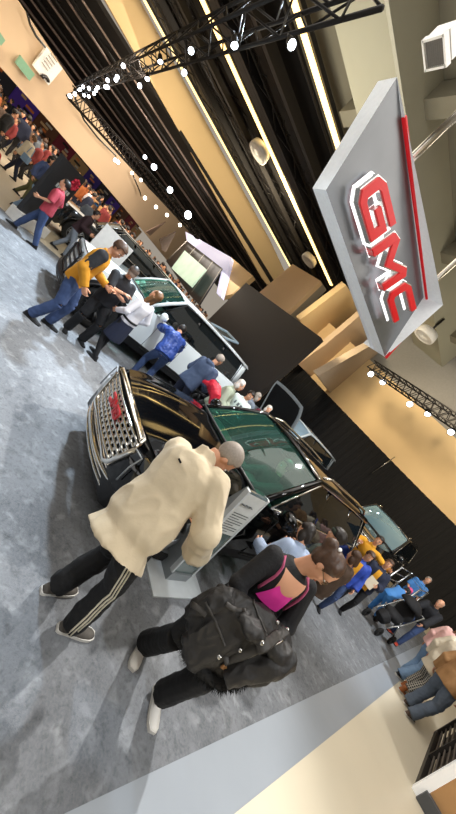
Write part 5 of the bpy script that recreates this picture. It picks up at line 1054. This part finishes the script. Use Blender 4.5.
spotl('stand_spot', hall(1, 2, 7), hall(4, 6.5, .8), 1500, 70, (.85, .93, 1.0), .25)
spotl('stand_spot', hall(6, -2, 7.5), hall(9, 4, .8), 1900, 70, (.92, .96, 1.0), .25)
area('ceiling_fill', hall(4, 10.5, 7.0), hall(4, 8, 12), 5, 200, (1, .93, .78))  # added fill that brightens the ceiling concrete
area('ceiling_fill', hall(14, 2, 6.5), hall(14, 3, 12), 4, 350, (1, .93, .78))  # second added fill, for the ceiling farther along
spotl('border_fill', hall(3, -5, 7.5), hall(4.5, -1.2, 0), 650, 60, (1, .97, .92), .3)  # added fill that brightens the grey border and cream floor
spotl('wall_wash', hall(9, 3, 6), W19(16, 3) + ZZ * 4.6, 1800, 80, (1, .82, .58), .4)
spotl('wall_wash', hall(10, -3, 6), W19(16, 9) + ZZ * 4.2, 1500, 80, (1, .86, .66), .4)
spotl('wall_wash', hall(8, 9, 6.3), hall(16, 12, 7), 1200, 80, (1, .85, .6), .4)
spotl('bulkhead_wash', hall(-6, 16, 8.6), hall(-6, 26, 9.6), 3000, 130, (1, .86, .62), .5)
spotl('bulkhead_wash', hall(8, 17, 8.6), hall(9, 26, 9.6), 2200, 120, (1, .86, .62), .5)
spotl('fascia_wash', V3((-11, 12, 6.2)), V3((-20, 17, 3.6)), 1500, 110, (1, .86, .74), .5)
spotl('fascia_wash', V3((-11, 24, 6.2)), V3((-20, 28, 3.6)), 1500, 110, (1, .86, .74), .5)
w = bpy.data.worlds.new('hall_ambient'); SC.world = w; w.use_nodes = True; w.node_tree.nodes['Background'].inputs[0].default_value = lin('e8dccb'); w.node_tree.nodes['Background'].inputs[1].default_value = .40
cam = bpy.data.cameras.new('camera'); co = bpy.data.objects.new('camera', cam); COL.objects.link(co); SC.camera = co
cam.sensor_fit = 'AUTO'; cam.sensor_width = 36; cam.lens = FPX / 814 * 36; cam.clip_end = 300; cam.clip_start = .05
xr = RT * cs(ROLL) + UP * sn(ROLL); yu = -(RT * sn(ROLL) - UP * cs(ROLL)); zb_ = -FW
co.matrix_world = Matrix(((xr.x, yu.x, zb_.x, EYE.x), (xr.y, yu.y, zb_.y, EYE.y), (xr.z, yu.z, zb_.z, EYE.z), (0, 0, 0, 1)))
SC.view_settings.view_transform = 'Standard'; SC.view_settings.look = 'None'; SC.view_settings.exposure = 0.12; SC.view_settings.gamma = 1.0
